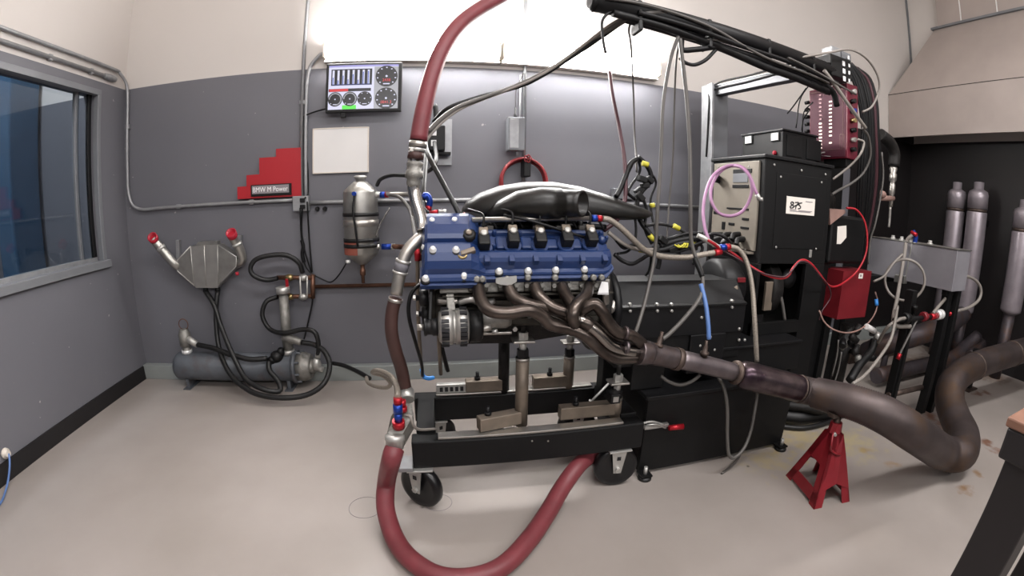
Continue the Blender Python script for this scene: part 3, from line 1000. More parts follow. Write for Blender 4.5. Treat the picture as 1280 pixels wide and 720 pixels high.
el = obj('left_tee', B().lathe((e1.x, ty, tz0 + tr - .01), Z, [(.036, 0), (.036, .04), (.03, .045), (.03, .06), (.045, .065), (.047, .16), (.038, .165), (.038, .185), (.026, .19)], 18), 'alu_cast', tk)
obj('branch', B().cyl((e1.x, ty, tz0 + tr + .12), A(247, 431, y=ty - .02), .03, .024, 14), 'zinc', el)
obj('white_seal', B().lathe((e1.x, ty, tz0 + tr - .005), Z, [(.042, 0), (.042, .028)], 16), 'bolt_white', el)
obj('lifting_ring', B().torus((e1.x + .005, ty, tz0 + tr + .215), Y, .04, .004, 20, 6), 'copper', el)
st = A(361, 443, y=ty)
stt = A(354, 364, y=ty + .03)
sp2 = obj('standpipe', B().cyl((st.x, ty, tz0 + tr - .02), (stt.x, ty + .03, stt.z), .038, .034, 18), 'alu_cast', tk)
obj('collar', B().cyl((stt.x, ty + .03, stt.z - .015), (stt.x - .002, ty + .03, stt.z + .03), .05, n=18), 'zinc', sp2)
obj('base_collar', B().lathe((st.x, ty, tz0 + tr - .01), Z, [(.05, 0), (.05, .03), (.042, .035)], 18), 'zinc', sp2)
obj('elbow', B().tube([(st.x - .005, ty, tz0 + tr + .11), (st.x + .03, ty - .03, tz0 + tr + .115), A(377, 428, y=ty - .05)], [.040, .034, .024], 14), 'alu_cast', sp2)
obj('valve_cluster', B().ell(A(346, 446, y=ty - .06), (.05, .05, .045), 8, 6).ell(A(340, 450, y=ty - .08), (.035, .03, .03), 8, 6).ell(A(351, 440, y=ty - .05), (.03, .03, .035), 8, 6), 'black_plastic', tk)
obj('end_valve', B().ell(A(396, 455, y=ty - .06), (.035, .035, .05), 10, 8).cyl(A(392, 458, y=ty - .06), A(404, 462, y=ty - .06), .02).cyl(A(397, 447, y=ty - .06), A(398, 440, y=ty - .06), .02), 'zinc', tk)
obj('drain_cock', B().cyl(A(225, 465, y=ty - .02), A(220, 467, y=ty - .03), .014), 'brass', tk)

# ------------------------------------------------------------------ black hoses and wires on the left
rb = 'black_rubber'
cable('hose', [(347, 348, 3.05), (333, 350, 3.0), (318, 345, 2.98), (313, 336, 2.98), (319, 325, 2.99), (336, 319.5, 3.0), (358, 319, 3.02), (373, 328, 3.04), (378.5, 341, 3.06)], .017, rb, 'black hose loop above the valve manifold', 'hose')
cable('hose', [(272, 364, 3.05), (270, 395, 3.0), (274, 435, 2.93), (288, 468, 2.80), (313, 489, 2.70), (346, 497, 2.66), (382, 494, 2.68), (405, 479, 2.72), (412, 457, 2.82), (406, 440, 2.88), (393, 431, 2.92), (377, 428, 2.93)], .019, rb, 'long black hose from the intercooler looping across the floor to the tank elbow', 'hose')
cable('hose', [(257, 364, 3.05), (268, 382, 3.0), (277, 410, 2.95), (292, 446, 2.85), (307, 473, 2.76), (328, 486, 2.70), (349, 489, 2.72), (348, 477, 2.78), (337, 463, 2.82), (336, 452, 2.86)], .019, rb, 'black hose crossing in front of the grey heat exchanger', 'hose')
cable('hose', [(247, 431, 2.95), (266, 435, 2.92), (288, 443, 2.88), (312, 449, 2.86), (334, 448, 2.88)], .019, rb, 'short black hose lying over the top of the heat exchanger', 'hose')
cable('hose', [(347, 371, 3.06), (333, 377, 3.02), (328, 394, 3.0), (337, 411, 2.98), (355, 416.5, 2.93), (378, 412, 2.92), (393, 415, 2.9), (398, 430, 2.9), (397, 446, 2.92)], .017, rb, 'black hose curving behind the standpipe from the lower valve', 'hose')
cable('wire', [(378, 258, 3.06), (377, 285, 3.09), (380, 310, 3.09), (391, 350, 3.10), (390, 380, 3.1), (383, 412, 3.08), (380, 424, 3.06)], .006, 'cable_black', 'thin black wire dropping from the outlet box past the manifold')
cable('wire', [(384, 252, 3.06), (386, 290, 3.1), (390, 340, 3.1)], .006, 'cable_black', 'short black wire down the wall right of the outlet box')
cable('wire', [(375, 260, 3.06), (377, 300, 3.09), (383, 335, 3.09), (405, 350, 3.09), (415, 352, 3.09), (425, 342, 3.07), (435, 325, 3.0)], .005, 'cable_black', 'thin black wire swagging to the foot of the oil tank')
cable('wire', [(408, 136, 3.06), (396, 139, 3.09), (383, 144, 3.1), (379, 150, 3.11), (379, 180, 3.115), (384, 205, 3.112), (385, 240, 3.112), (381, 248, 3.06)], .006, 'cable_black', 'black power lead from the monitor to the outlet box')
cable('wire_bundle', [(377, 300, 3.1), (379, 308, 3.1), (378, 318, 3.1), (380, 328, 3.1)], .014, 'cable_black', 'bundle of folded black wire under the outlet box')
cable('hose', [(416, 454, 2.95), (430, 457, 2.9), (446, 464, 2.8), (462, 473, 2.65)], .015, rb, 'short black hose lying against the grey curb', 'hose')
cable('hose', [(458, 472, 2.66), (460, 478, 2.45), (470, 483, 2.3), (484, 484, 2.2), (488, 478, 2.15), (478, 469, 2.1), (466, 466, 2.05), (472, 463, 1.9), (488, 470, 1.75), (496, 484, 1.6), (497, 497, 1.50)], .012, 'hose_braid', 'braided steel hose knotted beside the red hose', 'hose')
bc0 = A(11, 568, x=XL + .03)
one('cable', B().tube([V((XL + .012, bc0.y, bc0.z)), bc0, A(12, 583, x=XL + .05), A(9, 606, x=XL + .06), A(0, 630, z=.01), A(-20, 650, z=.006), A(-60, 670, z=.006)], .006, 8), 'cable_blue', 'blue network cable from the low left wall socket', 'cable')
so = A(9, 567, x=XL + .02)
one('wall_socket', B().lathe((XL + .001, so.y, so.z), X, [(.03, 0), (.03, .01), (.018, .012), (.018, .03)], 16), 'light_housing', 'round cream cable socket low on the left wall', 'socket')
# ------------------------------------------------------------------ engine cart
CX0, CX1, FY, RY = -0.118, 0.905, 1.60, 2.02
RZ0, RZ1 = 0.213, 0.343
cart = thing('engine_cart', 'black steel engine cart on castors under the blue engine', 'cart', (0.4, 1.85, 0))
obj('front_rail', B().b2((CX0, FY, RZ0), (CX1, FY + .076, RZ1), .006), 'black_paint', cart)
obj('rear_rail', B().b2((CX0, RY, RZ0), (CX1, RY + .076, RZ1), .006), 'black_paint', cart)
obj('crossmember', B().b2((CX0 + .02, FY + .07, RZ0 + .04), (CX0 + .10, RY + .006, RZ1 + .02), .005), 'black_paint', cart)
obj('crossmember', B().b2((CX1 - .09, FY + .07, RZ0 + .04), (CX1 - .01, RY + .006, RZ1 + .02), .005), 'black_paint', cart)
for yy, nm in ((FY + .01, 'front'), (RY + .012, 'rear')):
    obj('slide_channel', B().b2((CX0 + .11, yy, RZ1), (CX1 - .1, yy + .05, RZ1 + .012), .003), 'steel', cart)
for u in (665, 685):
    p = A(u, 551, y=FY)
    obj('rivet', B().cyl(p, p - Y * .004, .004, n=8), 'steel', cart)

def stand(u, zt, y, arm_px, front=True, m='tan_steel'):
    p = A(u, 500 if front else 440, y=y)
    s = obj('support_post', B().cyl((p.x, y, RZ1 - .0), (p.x, y, zt), .028, n=20), m, cart)
    obj('post_cap', B().cyl((p.x, y, zt - .012), (p.x, y, zt), .0295, n=20), 'steel', s)
    obj('lock_nut', B().hexn((p.x, y, zt + .002), Z, .026, .035), 'black_satin', s)
    obj('threaded_rod', B().cyl((p.x, y, zt), (p.x, y, zt + .10), .016, n=12), 'zinc', s)
    obj('mount_plate', B().box((p.x, y, zt + .075), (.09, .07, .01), None, .003), 'steel', s)
    obj('upper_nut', B().hexn((p.x, y, zt + .08), Z, .022, .03), 'zinc', s)
    obj('stud', B().cyl((p.x, y, zt + .10), (p.x, y, zt + .17), .01, n=10), 'cast_dark', s)
    return p
sA = stand(652, .66, 1.70, None)
sB = stand(770, .44, 1.70, None)
sC = stand(630, .68, 2.055, None, False, 'cast_dark')
sD = stand(712, .52, 2.055, None, False)
def arm(p0, p1, w, h):
    return obj('slide_arm', B().beam(p0, p1, w, h, Z, .004), 'tan_steel', cart)
zA = RZ1 + .045
q0, q1 = A(598, 530, z=zA), A(640, 524, z=zA)
arm(V((q0.x, FY + .05, zA)), V((sA.x, 1.70, zA)), .05, .06)
arm(V((A(703, 522, z=zA).x, 1.70, zA)), V((sB.x, 1.70, zA)), .05, .06)
arm(V((A(580, 472, z=zA).x, 2.055, zA)), V((A(628, 472, z=zA).x, 2.055, zA)), .05, .06)
arm(V((A(662, 470, z=zA).x, 2.055, zA)), V((sD.x, 2.055, zA)), .05, .06)
for u, y in ((607, 1.67), (720, 1.70), (592, 2.055), (678, 2.055)):
    p = A(u, 515 if y < 1.9 else 462, z=zA)
    b = B().cyl((p.x, y, zA + .025), (p.x, y, zA + .07), .009, n=10).cyl((p.x, y, zA + .03), (p.x, y, zA + .045), .015, n=8)
    obj('clamp_bolt', b, 'black_satin', cart)
pp = A(563, 470, z=RZ1 + .03)
slot = obj('slotted_plate', B().b2((A(545, 472, z=.37).x, 2.04, RZ1 + .012), (A(580, 470, z=.37).x, 2.07, RZ1 + .06), .003), 'zinc', cart)
for k in range(5):
    xx = A(551 + k * 6.5, 471, y=2.04).x
    obj('slot', B().b2((xx - .008, 2.0385, RZ1 + .022), (xx + .008, 2.0405, RZ1 + .046)), 'ink', slot)
# upright and gusset at the dyno end of the cart
obj('end_upright', B().b2((CX1 - .10, 1.90, RZ1), (CX1 - .03, 1.98, .62), .004), 'black_paint', cart)
obj('hitch_tube', B().b2((A(770, 465, y=1.62).x - .02, 1.60, .455), (A(770, 465, y=1.62).x + .025, 1.66, .50), .003), 'black_satin', cart)
obj('hitch_hole', B().b2((A(770, 465, y=1.62).x - .010, 1.5985, .465), (A(770, 465, y=1.62).x + .015, 1.601, .49)), 'zinc', cart)
obj('brace_rod', B().cyl(A(729, 512, y=1.80), A(762, 478, y=1.80), .006, n=8), 'zinc', cart)
obj('brace_rod', B().cyl(A(737, 500, y=1.80), A(748, 512, y=1.80), .006, n=8), 'zinc', cart)
obj('front_strut', B().cyl(A(551, 468, y=1.95), A(547, 392, y=1.85), .009, n=8), 'tan_steel', cart)
obj('front_strut', B().cyl(A(560, 464, y=1.95), A(549, 420, y=1.9), .009, n=8), 'black_paint', cart)
obj('front_strut', B().cyl(A(558, 462, y=1.98), A(550, 425, y=1.9), .008, n=8), 'tan_steel', cart)

def caster(cx, cy, ang):
    R = .106
    d = V((math.cos(ang), math.sin(ang), 0))      # axle direction
    w = obj('caster', B().box((cx, cy, RZ0 - .005), (.11, .10, .008), None, .002), 'zinc', cart)
    wl = B().lathe(V((cx, cy, R)) - d * .025, d, [(.03, 0), (R - .03, .002), (R - .025, .0), (R - .008, .002), (R, .012), (R, .038), (R - .008, .048), (R - .025, .05), (R - .03, .048), (.03, .05)], 32)
    obj('wheel', wl, 'tyre_black', w)
    obj('hub', B().lathe(V((cx, cy, R)) - d * .036, d, [(.02, 0), (.02, .072)], 14), 'black_satin', w)
    u_ = d.cross(Z)
    for sg_ in (-1, 1):
        c0 = V((cx, cy, 0)) + d * (sg_ * .036)
        poly = [c0 + u_ * -.035 + Z * (RZ0 - .012), c0 + u_ * .035 + Z * (RZ0 - .012), c0 + u_ * .018 + Z * (R - .02), c0 + u_ * -.018 + Z * (R - .02)]
        obj('fork_leg', B().prism(poly, d * .004), 'zinc', w)
        if sg_ * d.y < 0:
            obj('fork_hole', B().box(c0 + Z * (RZ0 - .045) + d * (.005 * sg_), (.018, .004, .018), math.atan2(d.y, d.x) + PI / 2), 'ink', w)
        obj('axle_nut', B().hexn(c0 + Z * R + d * (.004 * sg_), d * sg_, .014, .012), 'zinc', w)
cl = A(527, 606, y=1.63)
caster(cl.x, 1.63, math.radians(-128))
cr = A(768, 588, y=1.64)
caster(cr.x, 1.64, math.radians(-95))
caster(cl.x + .08, 2.06, math.radians(-60))
caster(cr.x - .06, 2.06, math.radians(-95))

# ------------------------------------------------------------------ the engine
eng = thing('engine', 'ten-cylinder car engine with a blue valve cover on the cart', 'engine', (0.33, 1.85, .55))
EX0, EX1 = -0.044, 0.695
PL = V((0, 1.60, 1.005))
SS, NN = V((0, .707, .707)), V((0, -.707, .707))
def cov(x, s, n):
    return V((x, PL.y, PL.z)) + SS * s + NN * n
b = B().b2((0.0, 1.67, .80), (.69, 2.03, 1.02), .02)
obj('engine_block', b, 'engine_dark', eng)
obj('oil_pan', B().prism([(0.02, 1.72, .80), (.68, 1.72, .80), (.66, 1.76, .74), (.35, 1.77, .70), (.05, 1.76, .71)], (0, .25, 0)), 'cast_dark', eng)
hp = [(0.02, -.02), (0.02, -.10), (0.25, -.12), (.27, -.02)]
def loft(prof_fn, xs, m, name, par, flat=True):
    b = B()
    b.rings([[cov(x, s, n) for s, n in prof_fn(i)] for i, x in enumerate(xs)], not flat)
    return obj(name, b, m, par)
loft(lambda i: hp, [0.0, .69], 'alu_cast', 'cylinder_head', eng)
b = B()
b.b2((0.0, 1.84, 1.02), (.69, 2.05, 1.16), .02)
obj('valley_cover', b, 'cast_dark', eng)
far = B()
far.rings([[V((x, 3.72 - cov(x, s, n).y, cov(x, s, n).z)) for s, n in hp2] for x, hp2 in ((0.0, [(0, -.02), (0, .03), (.05, .06), (.22, .06), (.27, .02), (.27, -.02)]), (.70, [(0, -.02), (0, .03), (.05, .06), (.22, .06), (.27, .02), (.27, -.02)]))], False)
obj('far_valve_cover', far, 'cover_blue', eng)
# near valve cover: rear part with the coil trench, front part over the chains
rprof = [(.014, -.02), (.014, .014), (.020, .020), (.036, .020), (.042, .032), (.05, .048), (.062, .058), (.088, .058), (.10, .052), (.112, .028), (.19, .028), (.198, .040), (.212, .042), (.222, .034), (.228, .01), (.228, -.02)]
def rp2(i):
    k = [1, 1, .80, .55][i]
    o = [0, 0, .012, .035][i]
    return [(o + s * (1 - o * 2.5), n * k if n > 0 else n) for s, n in rprof]
vc = loft(rp2, [.13, .655, .68, .70], 'cover_blue', 'valve_cover', eng)
fprof = [(-.012, -.02), (-.012, .02), (-.002, .028), (.012, .028), (.02, .05), (.04, .072), (.07, .084), (.105, .088), (.112, .072), (.125, .072), (.132, .088), (.15, .094), (.20, .09), (.25, .080), (.272, .072), (.282, .05), (.285, .02), (.285, -.02)]
def fp2(i):
    k = [.45, .9, 1, 1, .72, .4][i]
    return [(s, n * k if n > 0 else n) for s, n in fprof]
loft(fp2, [EX0, EX0 + .012, EX0 + .022, .135, .165, .19], 'cover_blue', 'chain_cover', eng)
# flange lips and details on the cover
obj('cover_flange', B().prism([cov(EX0 - .006, -.024, -.014), cov(.165, -.022, -.014), cov(.175, .0, -.014), cov(.665, .0, -.014), cov(.705, .04, -.014), cov(.705, .06, -.014), cov(EX0 - .006, .06, -.014)], NN * .022), 'cover_blue', vc)
obj('recess_panel', B().prism([cov(.135, .165, .09), cov(.160, .165, .072), cov(.158, .255, .066), cov(.135, .255, .082)], NN * .008), 'cover_blue', vc)
for k in range(6):
    u = 606 + k * 28 if False else 0
for k in range(6):
    x = .195 + k * .092
    obj('ridge_tab', B().box(cov(x, .056, .050), (.022, .03, .028), Matrix.Rotation(math.radians(45), 3, 'X'), .003), 'cover_blue', vc)
for k in range(4):
    x = .262 + k * .098
    obj('trench_boss', B().box(cov(x, .15, .032), (.05, .06, .022), Matrix.Rotation(math.radians(45), 3, 'X'), .008), 'cover_blue', vc)
def cbolt(u, v, n_, r=.011, m='bolt_white', par=None):
    p = AP(u, v, cov(0, .1, n_), NN)
    if m == 'bolt_white':
        obj('grommet', B().lathe(p - NN * .03, NN, [(r * 1.75, 0), (r * 1.75, .018), (r * 1.5, .022)], 14), 'black_rubber', par or vc)
    return obj('cover_bolt', B().lathe(p - NN * .03, NN, [(r * 1.25, 0), (r * 1.25, .026), (r, .028), (r * .95, .034), (r * .5, .038)], 12), m, par or vc)
for u, v, n_ in ((540, 275, .085), (568, 274.5, .085), (532, 287, .05), (531, 308, .05), (541, 311, .092), (570, 311, .092), (532, 347, .03), (580, 344, .03),
                 (624, 338, .028), (660.5, 337.5, .028), (695, 336.5, .028), (731, 335.5, .028), (759, 318, .03)):
    cbolt(u, v, n_)
for u, v in ((617, 307), (650, 291), (618, 290), (758, 297), (751, 291), (590, 288)):
    cbolt(u, v, .045, .008, 'cover_blue')
for k, (u, v) in enumerate(((604.5, 300), (641, 297), (675, 297), (708, 296), (738.5, 296))):
    p = AP(u, v, cov(0, .1, .07), NN)
    RX = Matrix.Rotation(math.radians(45), 3, 'X')
    c = obj('ignition_coil', B().box(p - NN * .0 - SS * .012, (.044, .05, .05), RX, .006), 'black_plastic', eng)
    obj('boot_ring', B().cyl(p - NN * .045 - SS * .02, p - NN * .02 - SS * .02, .034, n=16), 'cover_blue', c)
    obj('connector', B().box(p + SS * .028 + NN * .012, (.036, .034, .028), RX, .004), 'tan_steel', c)
    obj('screw', B().lathe(p + NN * .022 + SS * .012, NN, [(.014, 0), (.014, .008), (.009, .012)], 10), 'zinc', c)
    obj('lead', B().tube([p + SS * .04 + NN * .02, p + SS * .08 + NN * .05, p + SS * .12 + NN * .03 - X * .03, p + SS * .16 - X * .05], .005, 6), 'cable_black', c)
# oil cap, cam sensor on the front of the cover
op = AP(586, 292, cov(0, .1, .09), NN)
cap_ = obj('oil_cap', B().lathe(op - NN * .05, NN, [(.03, 0), (.03, .025), (.027, .03), (.027, .05), (.018, .055)], 18), 'black_plastic', eng)
obj('cap_insert', B().lathe(op + NN * .004, NN, [(.012, 0), (.012, .006), (.006, .009)], 12), 'tan_steel', cap_)
sp_ = AP(578, 318, cov(0, .1, .075), NN)
cs = obj('cam_sensor', B().beam(AP(576, 318, cov(0, .1, .075), NN), AP(594, 312, cov(0, .1, .085), NN), .02, .022, NN, .005), 'tan_steel', eng)
obj('sensor_ring', B().torus(sp_ - NN * .0, NN, .016, .006, 16, 6), 'brass', cs)
# fuel rail and wiring above the coils
fr = obj('fuel_rail', B().cyl(A(590, 275, y=1.70), A(738, 273, y=1.70), .010, n=12), 'steel', eng)
obj('red_nut', B().cyl(A(746, 273, y=1.70), A(752, 273.3, y=1.70), .014, n=8), 'an_red', fr)
obj('blue_nut', B().cyl(A(739, 273, y=1.70), A(746, 273, y=1.70), .015, n=8), 'an_blue', fr)
for u in (612, 640, 668, 697, 725):
    p = A(u, 279, y=1.76)
    inj = obj('injector', B().cyl(p + Z * .018, p - Z * .05, .013, .01, 10), 'black_plastic', eng)
    obj('injector_plug', B().box(p - Z * .02 - Y * .018, (.026, .03, .022), None, .004), 'cable_grey', inj)
for k in range(5):
    p0 = A(596 + 34 * k, 288, y=1.74)
    obj('harness_loop', B().tube([p0, p0 + V((.02, -.015, .045)), p0 + V((.055, -.005, .04)), p0 + V((.08, 0, .005))], .0055, 6), 'cable_black', eng)
obj('harness', B().tube(pth([(584, 285, 1.79), (620, 281, 1.78), (665, 283, 1.78), (710, 282, 1.78), (757, 284, 1.78)]), .012, 8), 'cable_black', eng)
obj('harness', B().tube(pth([(630, 269, 1.70), (660, 275, 1.66), (690, 284, 1.66), (718, 293, 1.68), (745, 300, 1.70)]), .006, 8), 'cable_black', eng)
# carbon air box and its front scoop
sec = []
for u, vt, vb_, hd_ in ((578, 261, 267, .03), (584, 251, 272, .07), (600, 241, 275, .11), (625, 232, 276, .14), (655, 227.5, 276, .15), (690, 227, 276, .15), (722, 232.5, 276, .145), (750, 241, 276, .135), (780, 252, 276, .12), (800, 259, 275, .10), (811, 263, 271, .06)):
    pt_, pb2 = A(u, vt, y=1.88), A(u, vb_, y=1.80)
    sec.append((pt_.x, pb2.z, pt_.z, hd_))
ab = B()
ym = 1.90
rg = []
for x, z0, z1, hd_ in sec:
    zm, hz = z0 + (z1 - z0) * .3, (z1 - z0)
    r = []
    for k in range(24):
        a = 2 * PI * k / 24
        ca, sa = math.cos(a), math.sin(a)
        py = math.copysign(abs(ca) ** .75, ca) * hd_
        pz = (math.copysign(abs(sa) ** .8, sa)) * (hz * .7 if sa > 0 else hz * .3)
        r.append(V((x, ym + py, zm + pz)))
    rg.append(r)
ab.rings(rg, True)
abx = obj('air_box', ab, 'airbox', eng)
sc_ = B()
rg = []
for u, vt, vb_, y_, ry in ((608, 264, 273, 1.80, .03), (622, 251, 275, 1.775, .05), (645, 239, 275.5, 1.745, .066), (675, 234, 275, 1.715, .07), (700, 235, 274, 1.695, .066)):
    pt_, pb2 = A(u, vt, y=y_), A(u, vb_, y=y_)
    rg.append([V((pt_.x, y_ + ry * math.cos(2 * PI * k / 24), (pt_.z + pb2.z) / 2 + (pt_.z - pb2.z) / 2 * math.sin(2 * PI * k / 24))) for k in range(24)])
mc_ = A(729, 254.5, y=1.655)
for (px2, dirx, diry, r1, r2, off) in ((0, .93, -.36, .060, .055, -.075), (0, .75, -.66, .054, .053, -.02), (0, .70, -.71, .052, .052, 0), (0, .70, -.71, .044, .045, .0), (0, .70, -.71, .042, .043, -.05)):
    nd = V((dirx, diry, 0)).normalized()
    rt = V((nd.y, -nd.x, 0)) * -1
    cc = mc_ + V((.70, -.71, 0)).normalized() * (off if off > -.06 or r1 < .05 else 0) + (V((-.07, .045, 0)) if r1 > .058 else V((0, 0, 0)))
    # same starting side as the rings before: cos -> +y
    rg.append([cc + rt * (-r1 * math.cos(2 * PI * k / 24)) * (-1) + Z * (r2 * math.sin(2 * PI * k / 24)) for k in range(24)])
sc_.rings(rg, True)
scp = obj('intake_scoop', sc_, 'airbox', eng)
nd = V((.70, -.71, 0)).normalized()
obj('scoop_throat', B().lathe(mc_ - nd * .049, nd, [(.041, 0), (.041, .004)], 20), 'airbox_dark', scp)
obj('base_plate', B().prism([(.12, 1.80, 1.232), (.64, 1.78, 1.232), (.84, 1.84, 1.232), (.85, 1.92, 1.232), (.80, 2.03, 1.232), (.12, 2.02, 1.232)], (0, 0, .018)), 'airbox', eng)
for k in range(5):
    obj('velocity_stack', B().lathe((.16 + k * .105, 1.84, 1.15), Z, [(.03, 0), (.03, .08)], 14), 'cast_dark', eng)

# exhaust header
hdr = obj('header_flange', B().prism([cov(.03, -.03, -.045), cov(.70, -.03, -.045), cov(.70, .0, -.095), cov(.03, .0, -.095)], V((0, -.012, -.006))), 'engine_dark', eng)
def prim(pts, m='header_steel', r=.0235):
    return obj('header_tube', B().tube(pth(pts), r, 16, 7), m, eng)
prim([(598, 358, 1.60), (601, 374, 1.55), (612, 388, 1.51), (635, 391.5, 1.49), (660, 388, 1.49), (677, 395, 1.50), (689, 406, 1.50), (712, 411, 1.50), (732, 420, 1.49), (752, 438, 1.49), (772, 448, 1.49), (797, 447, 1.50)])
prim([(635, 357, 1.60), (643, 372, 1.56), (662, 381, 1.53), (690, 387, 1.54), (712, 396, 1.52), (731, 403, 1.49), (738, 408, 1.485)])
prim([(722, 399, 1.505), (731, 403, 1.49), (747, 416, 1.48), (764, 432, 1.48), (784, 439, 1.49), (802, 441, 1.50)], 'header_bright', .0225)
prim([(668, 357, 1.60), (674, 370, 1.56), (690, 384, 1.53), (712, 392, 1.52), (733, 402, 1.53), (755, 420, 1.53), (775, 432, 1.53), (800, 438, 1.52)])
prim([(702, 357, 1.60), (708, 370, 1.55), (717, 384, 1.50), (716, 397, 1.50), (728, 408, 1.51), (746, 424, 1.52), (768, 442, 1.52), (800, 445, 1.52)])
prim([(736, 358, 1.60), (732, 370, 1.53), (721, 381, 1.49), (716, 395, 1.47), (719, 405, 1.49)])
prim([(722, 397, 1.53), (730, 386, 1.50), (743, 380, 1.49), (753, 390, 1.48), (762, 405, 1.48), (773, 416, 1.48), (790, 420, 1.49), (803, 430, 1.50)])
for u, v in ((782, 416), (783, 434)):
    p = A(u, v, y=1.47)
    obj('weld_band', B().lathe(p - X * .006, V((1, 0, -.1)), [(.024, 0), (.0255, .006), (.024, .012)], 18), 'exhaust_steel', eng)
for u in (598, 635, 668, 702, 736):
    p = A(u, 358, y=1.60)
    pf = obj('port_flange', B().box(p + V((0, .012, .0)), (.075, .014, .045), Matrix.Rotation(math.radians(-20), 3, 'X'), .006), 'engine_dark', eng)
    for sx in (-1, 1):
        obj('flange_nut', B().hexn(p + V((sx * .03, .008, .004)), -Y, .009, .014), 'alu_cast', pf)
obj('head_face', B().b2((.02, 1.615, .955), (.69, 1.66, 1.0), .006), 'alu_cast', eng)
for k, u in enumerate((596, 603, 634, 660, 694, 731, 742, 752)):
    p = A(u, 349 if k < 3 else 347, y=1.585)
    obj('head_stud', B().lathe(p + Y * .03, -Y, [(.008, 0), (.008, .02), (.013, .022), (.013, .034), (.008, .038)], 8), 'alu_cast', eng)
obj('lifting_eye', B().prism([A(620, 348, y=1.575), A(646, 345, y=1.575), A(646, 352, y=1.575), A(638, 357, y=1.575), A(626, 356, y=1.575), A(620, 354, y=1.575)], (0, .012, 0)), 'zinc', eng)
# alternator
ac = A(568, 408, y=1.60)
alt = obj('alternator', B().lathe((ac.x - .062, 1.60, ac.z), X, [(.03, 0), (.055, .004), (.066, .016), (.069, .03), (.069, .055), (.064, .056), (.064, .066), (.069, .067), (.069, .095), (.064, .112), (.05, .118)], 28), 'alu', eng)
for k in range(14):
    a = math.radians(96 + k * 13)
    for dx, ln_ in ((-.035, .028), (.032, .026)):
        c = V((ac.x + dx, 1.60 + .0695 * math.cos(a), ac.z + .0695 * math.sin(a)))
        if c.y < 1.605 and k % 2 == 0 or k in (5, 7):
            obj('vent_slot', B().box(c, (ln_, .014, .0125), Matrix.Rotation(a, 3, 'X')), 'ink', alt)
obj('pulley', B().lathe((ac.x - .115, 1.60, ac.z), X, [(.02, 0), (.034, .002), (.034, .01), (.029, .014), (.029, .03), (.034, .034), (.034, .05), (.02, .055)], 22), 'black_satin', alt)
obj('pulley_nut', B().cyl((ac.x - .14, 1.60, ac.z), (ac.x - .112, 1.60, ac.z), .012, n=10), 'steel', alt)
obj('rear_cover', B().lathe((ac.x + .055, 1.60, ac.z), X, [(.062, 0), (.062, .04), (.05, .05)], 20), 'black_plastic', alt)
obj('terminal', B().cyl((ac.x + .09, 1.57, ac.z - .005), (ac.x + .135, 1.57, ac.z), .012, n=10), 'steel', alt)
obj('mount_ear', B().beam((ac.x - .01, 1.60, ac.z + .06), (ac.x - .015, 1.62, ac.z + .12), .03, .03, X, .004), 'alu_cast', alt)
# front drive: belt, pulleys, water pump
pu = A(536, 382, y=1.70)
obj('drive_belt', B().beam(A(539, 356, y=1.66), A(537, 412, y=1.62), .012, .045, Y, .003), 'black_rubber', eng)
for u, v, r, y in ((538, 352, .03, 1.68), (533, 392, .05, 1.78), (530, 372, .035, 1.70)):
    p = A(u, v, y=y)
    pl_ = obj('idler_pulley', B().lathe(p - X * .02, X, [(.012, -.012), (.012, 0), (r * .8, .002), (r, .006), (r, .034), (r * .6, .038)], 20), 'black_satin', eng)
    obj('pulley_bolt', B().hexn(p - X * .03, -X, .011, .012), 'steel', pl_)
obj('tensioner', B().tube(pth([(548, 376, 1.64), (562, 377, 1.62), (572, 376, 1.62)]), [.015, .013, .012], 10), 'steel', eng)
obj('water_pump', B().lathe(A(550, 365, y=1.70), X, [(.05, 0), (.05, .03), (.04, .05)], 16), 'cast_dark', eng)
obj('front_plate', B().b2((-.02, 1.68, .78), (.005, 2.02, 1.02), .005), 'engine_dark', eng)
obj('heat_shield', B().tube(pth([(573, 378, 1.62), (590, 374, 1.61), (605, 379, 1.62), (618, 376, 1.63)]), [.012, .016, .018, .01], 10), 'alu', eng)
# brackets between the block and the stands
obj('mount_bracket', B().b2((A(575, 414, y=1.66).x, 1.66, .775), (A(640, 405, y=1.66).x, 1.70, .785), .002), 'steel', eng)
obj('starter', B().lathe(A(600, 400, y=1.64), X, [(.02, -.03), (.035, -.02), (.035, .10), (.025, .12)], 18), 'alu_cast', eng)
obj('knock_sensor', B().cyl(A(618, 412, y=1.62), A(619, 416, y=1.62), .012, n=10), 'zinc', eng)
obj('oil_line', B().cyl(A(600, 395, y=1.62), A(616, 398, y=1.62), .006, n=8), 'zinc', eng)
for k in range(8):
    u = 608 + k * 18
    p = A(u, 400 + (k % 3) * 6, y=1.655)
    obj('block_bolt', B().hexn(p + Y * .015, -Y, .010, .014), 'zinc', eng)
obj('block_rib', B().b2((.22, 1.655, .82), (.66, 1.672, .84)).b2((.22, 1.655, .90), (.66, 1.672, .915)), 'engine_dark', eng)
# flywheel end
bh = obj('bell_housing', B().lathe((.675, 1.85, .86), X, [(.20, 0), (.225, .01), (.225, .03), (.19, .05), (.15, .09)], 32), 'cast_dark', eng)
bj = A(764, 385, y=1.68)
obj('rear_disc', B().lathe((.735, 1.80, .85), X, [(.14, 0), (.155, .006), (.155, .03), (.13, .035)], 30), 'black_satin', eng)
obj('white_tag', B().prism([A(747, 368, y=1.60), A(752, 352, y=1.60), A(760, 353, y=1.60), A(761, 368, y=1.60)], (0, .004, 0)), 'white_print', eng)
obj('rear_hose', B().tube(pth([(757, 366, 1.62), (758, 378, 1.64), (764, 388, 1.66), (768, 376, 1.68)]), .014, 10), 'steel', eng)
obj('rear_plugs', B().ell(A(752, 300, y=1.70), (.02, .02, .02), 10, 8), 'cover_blue', eng)
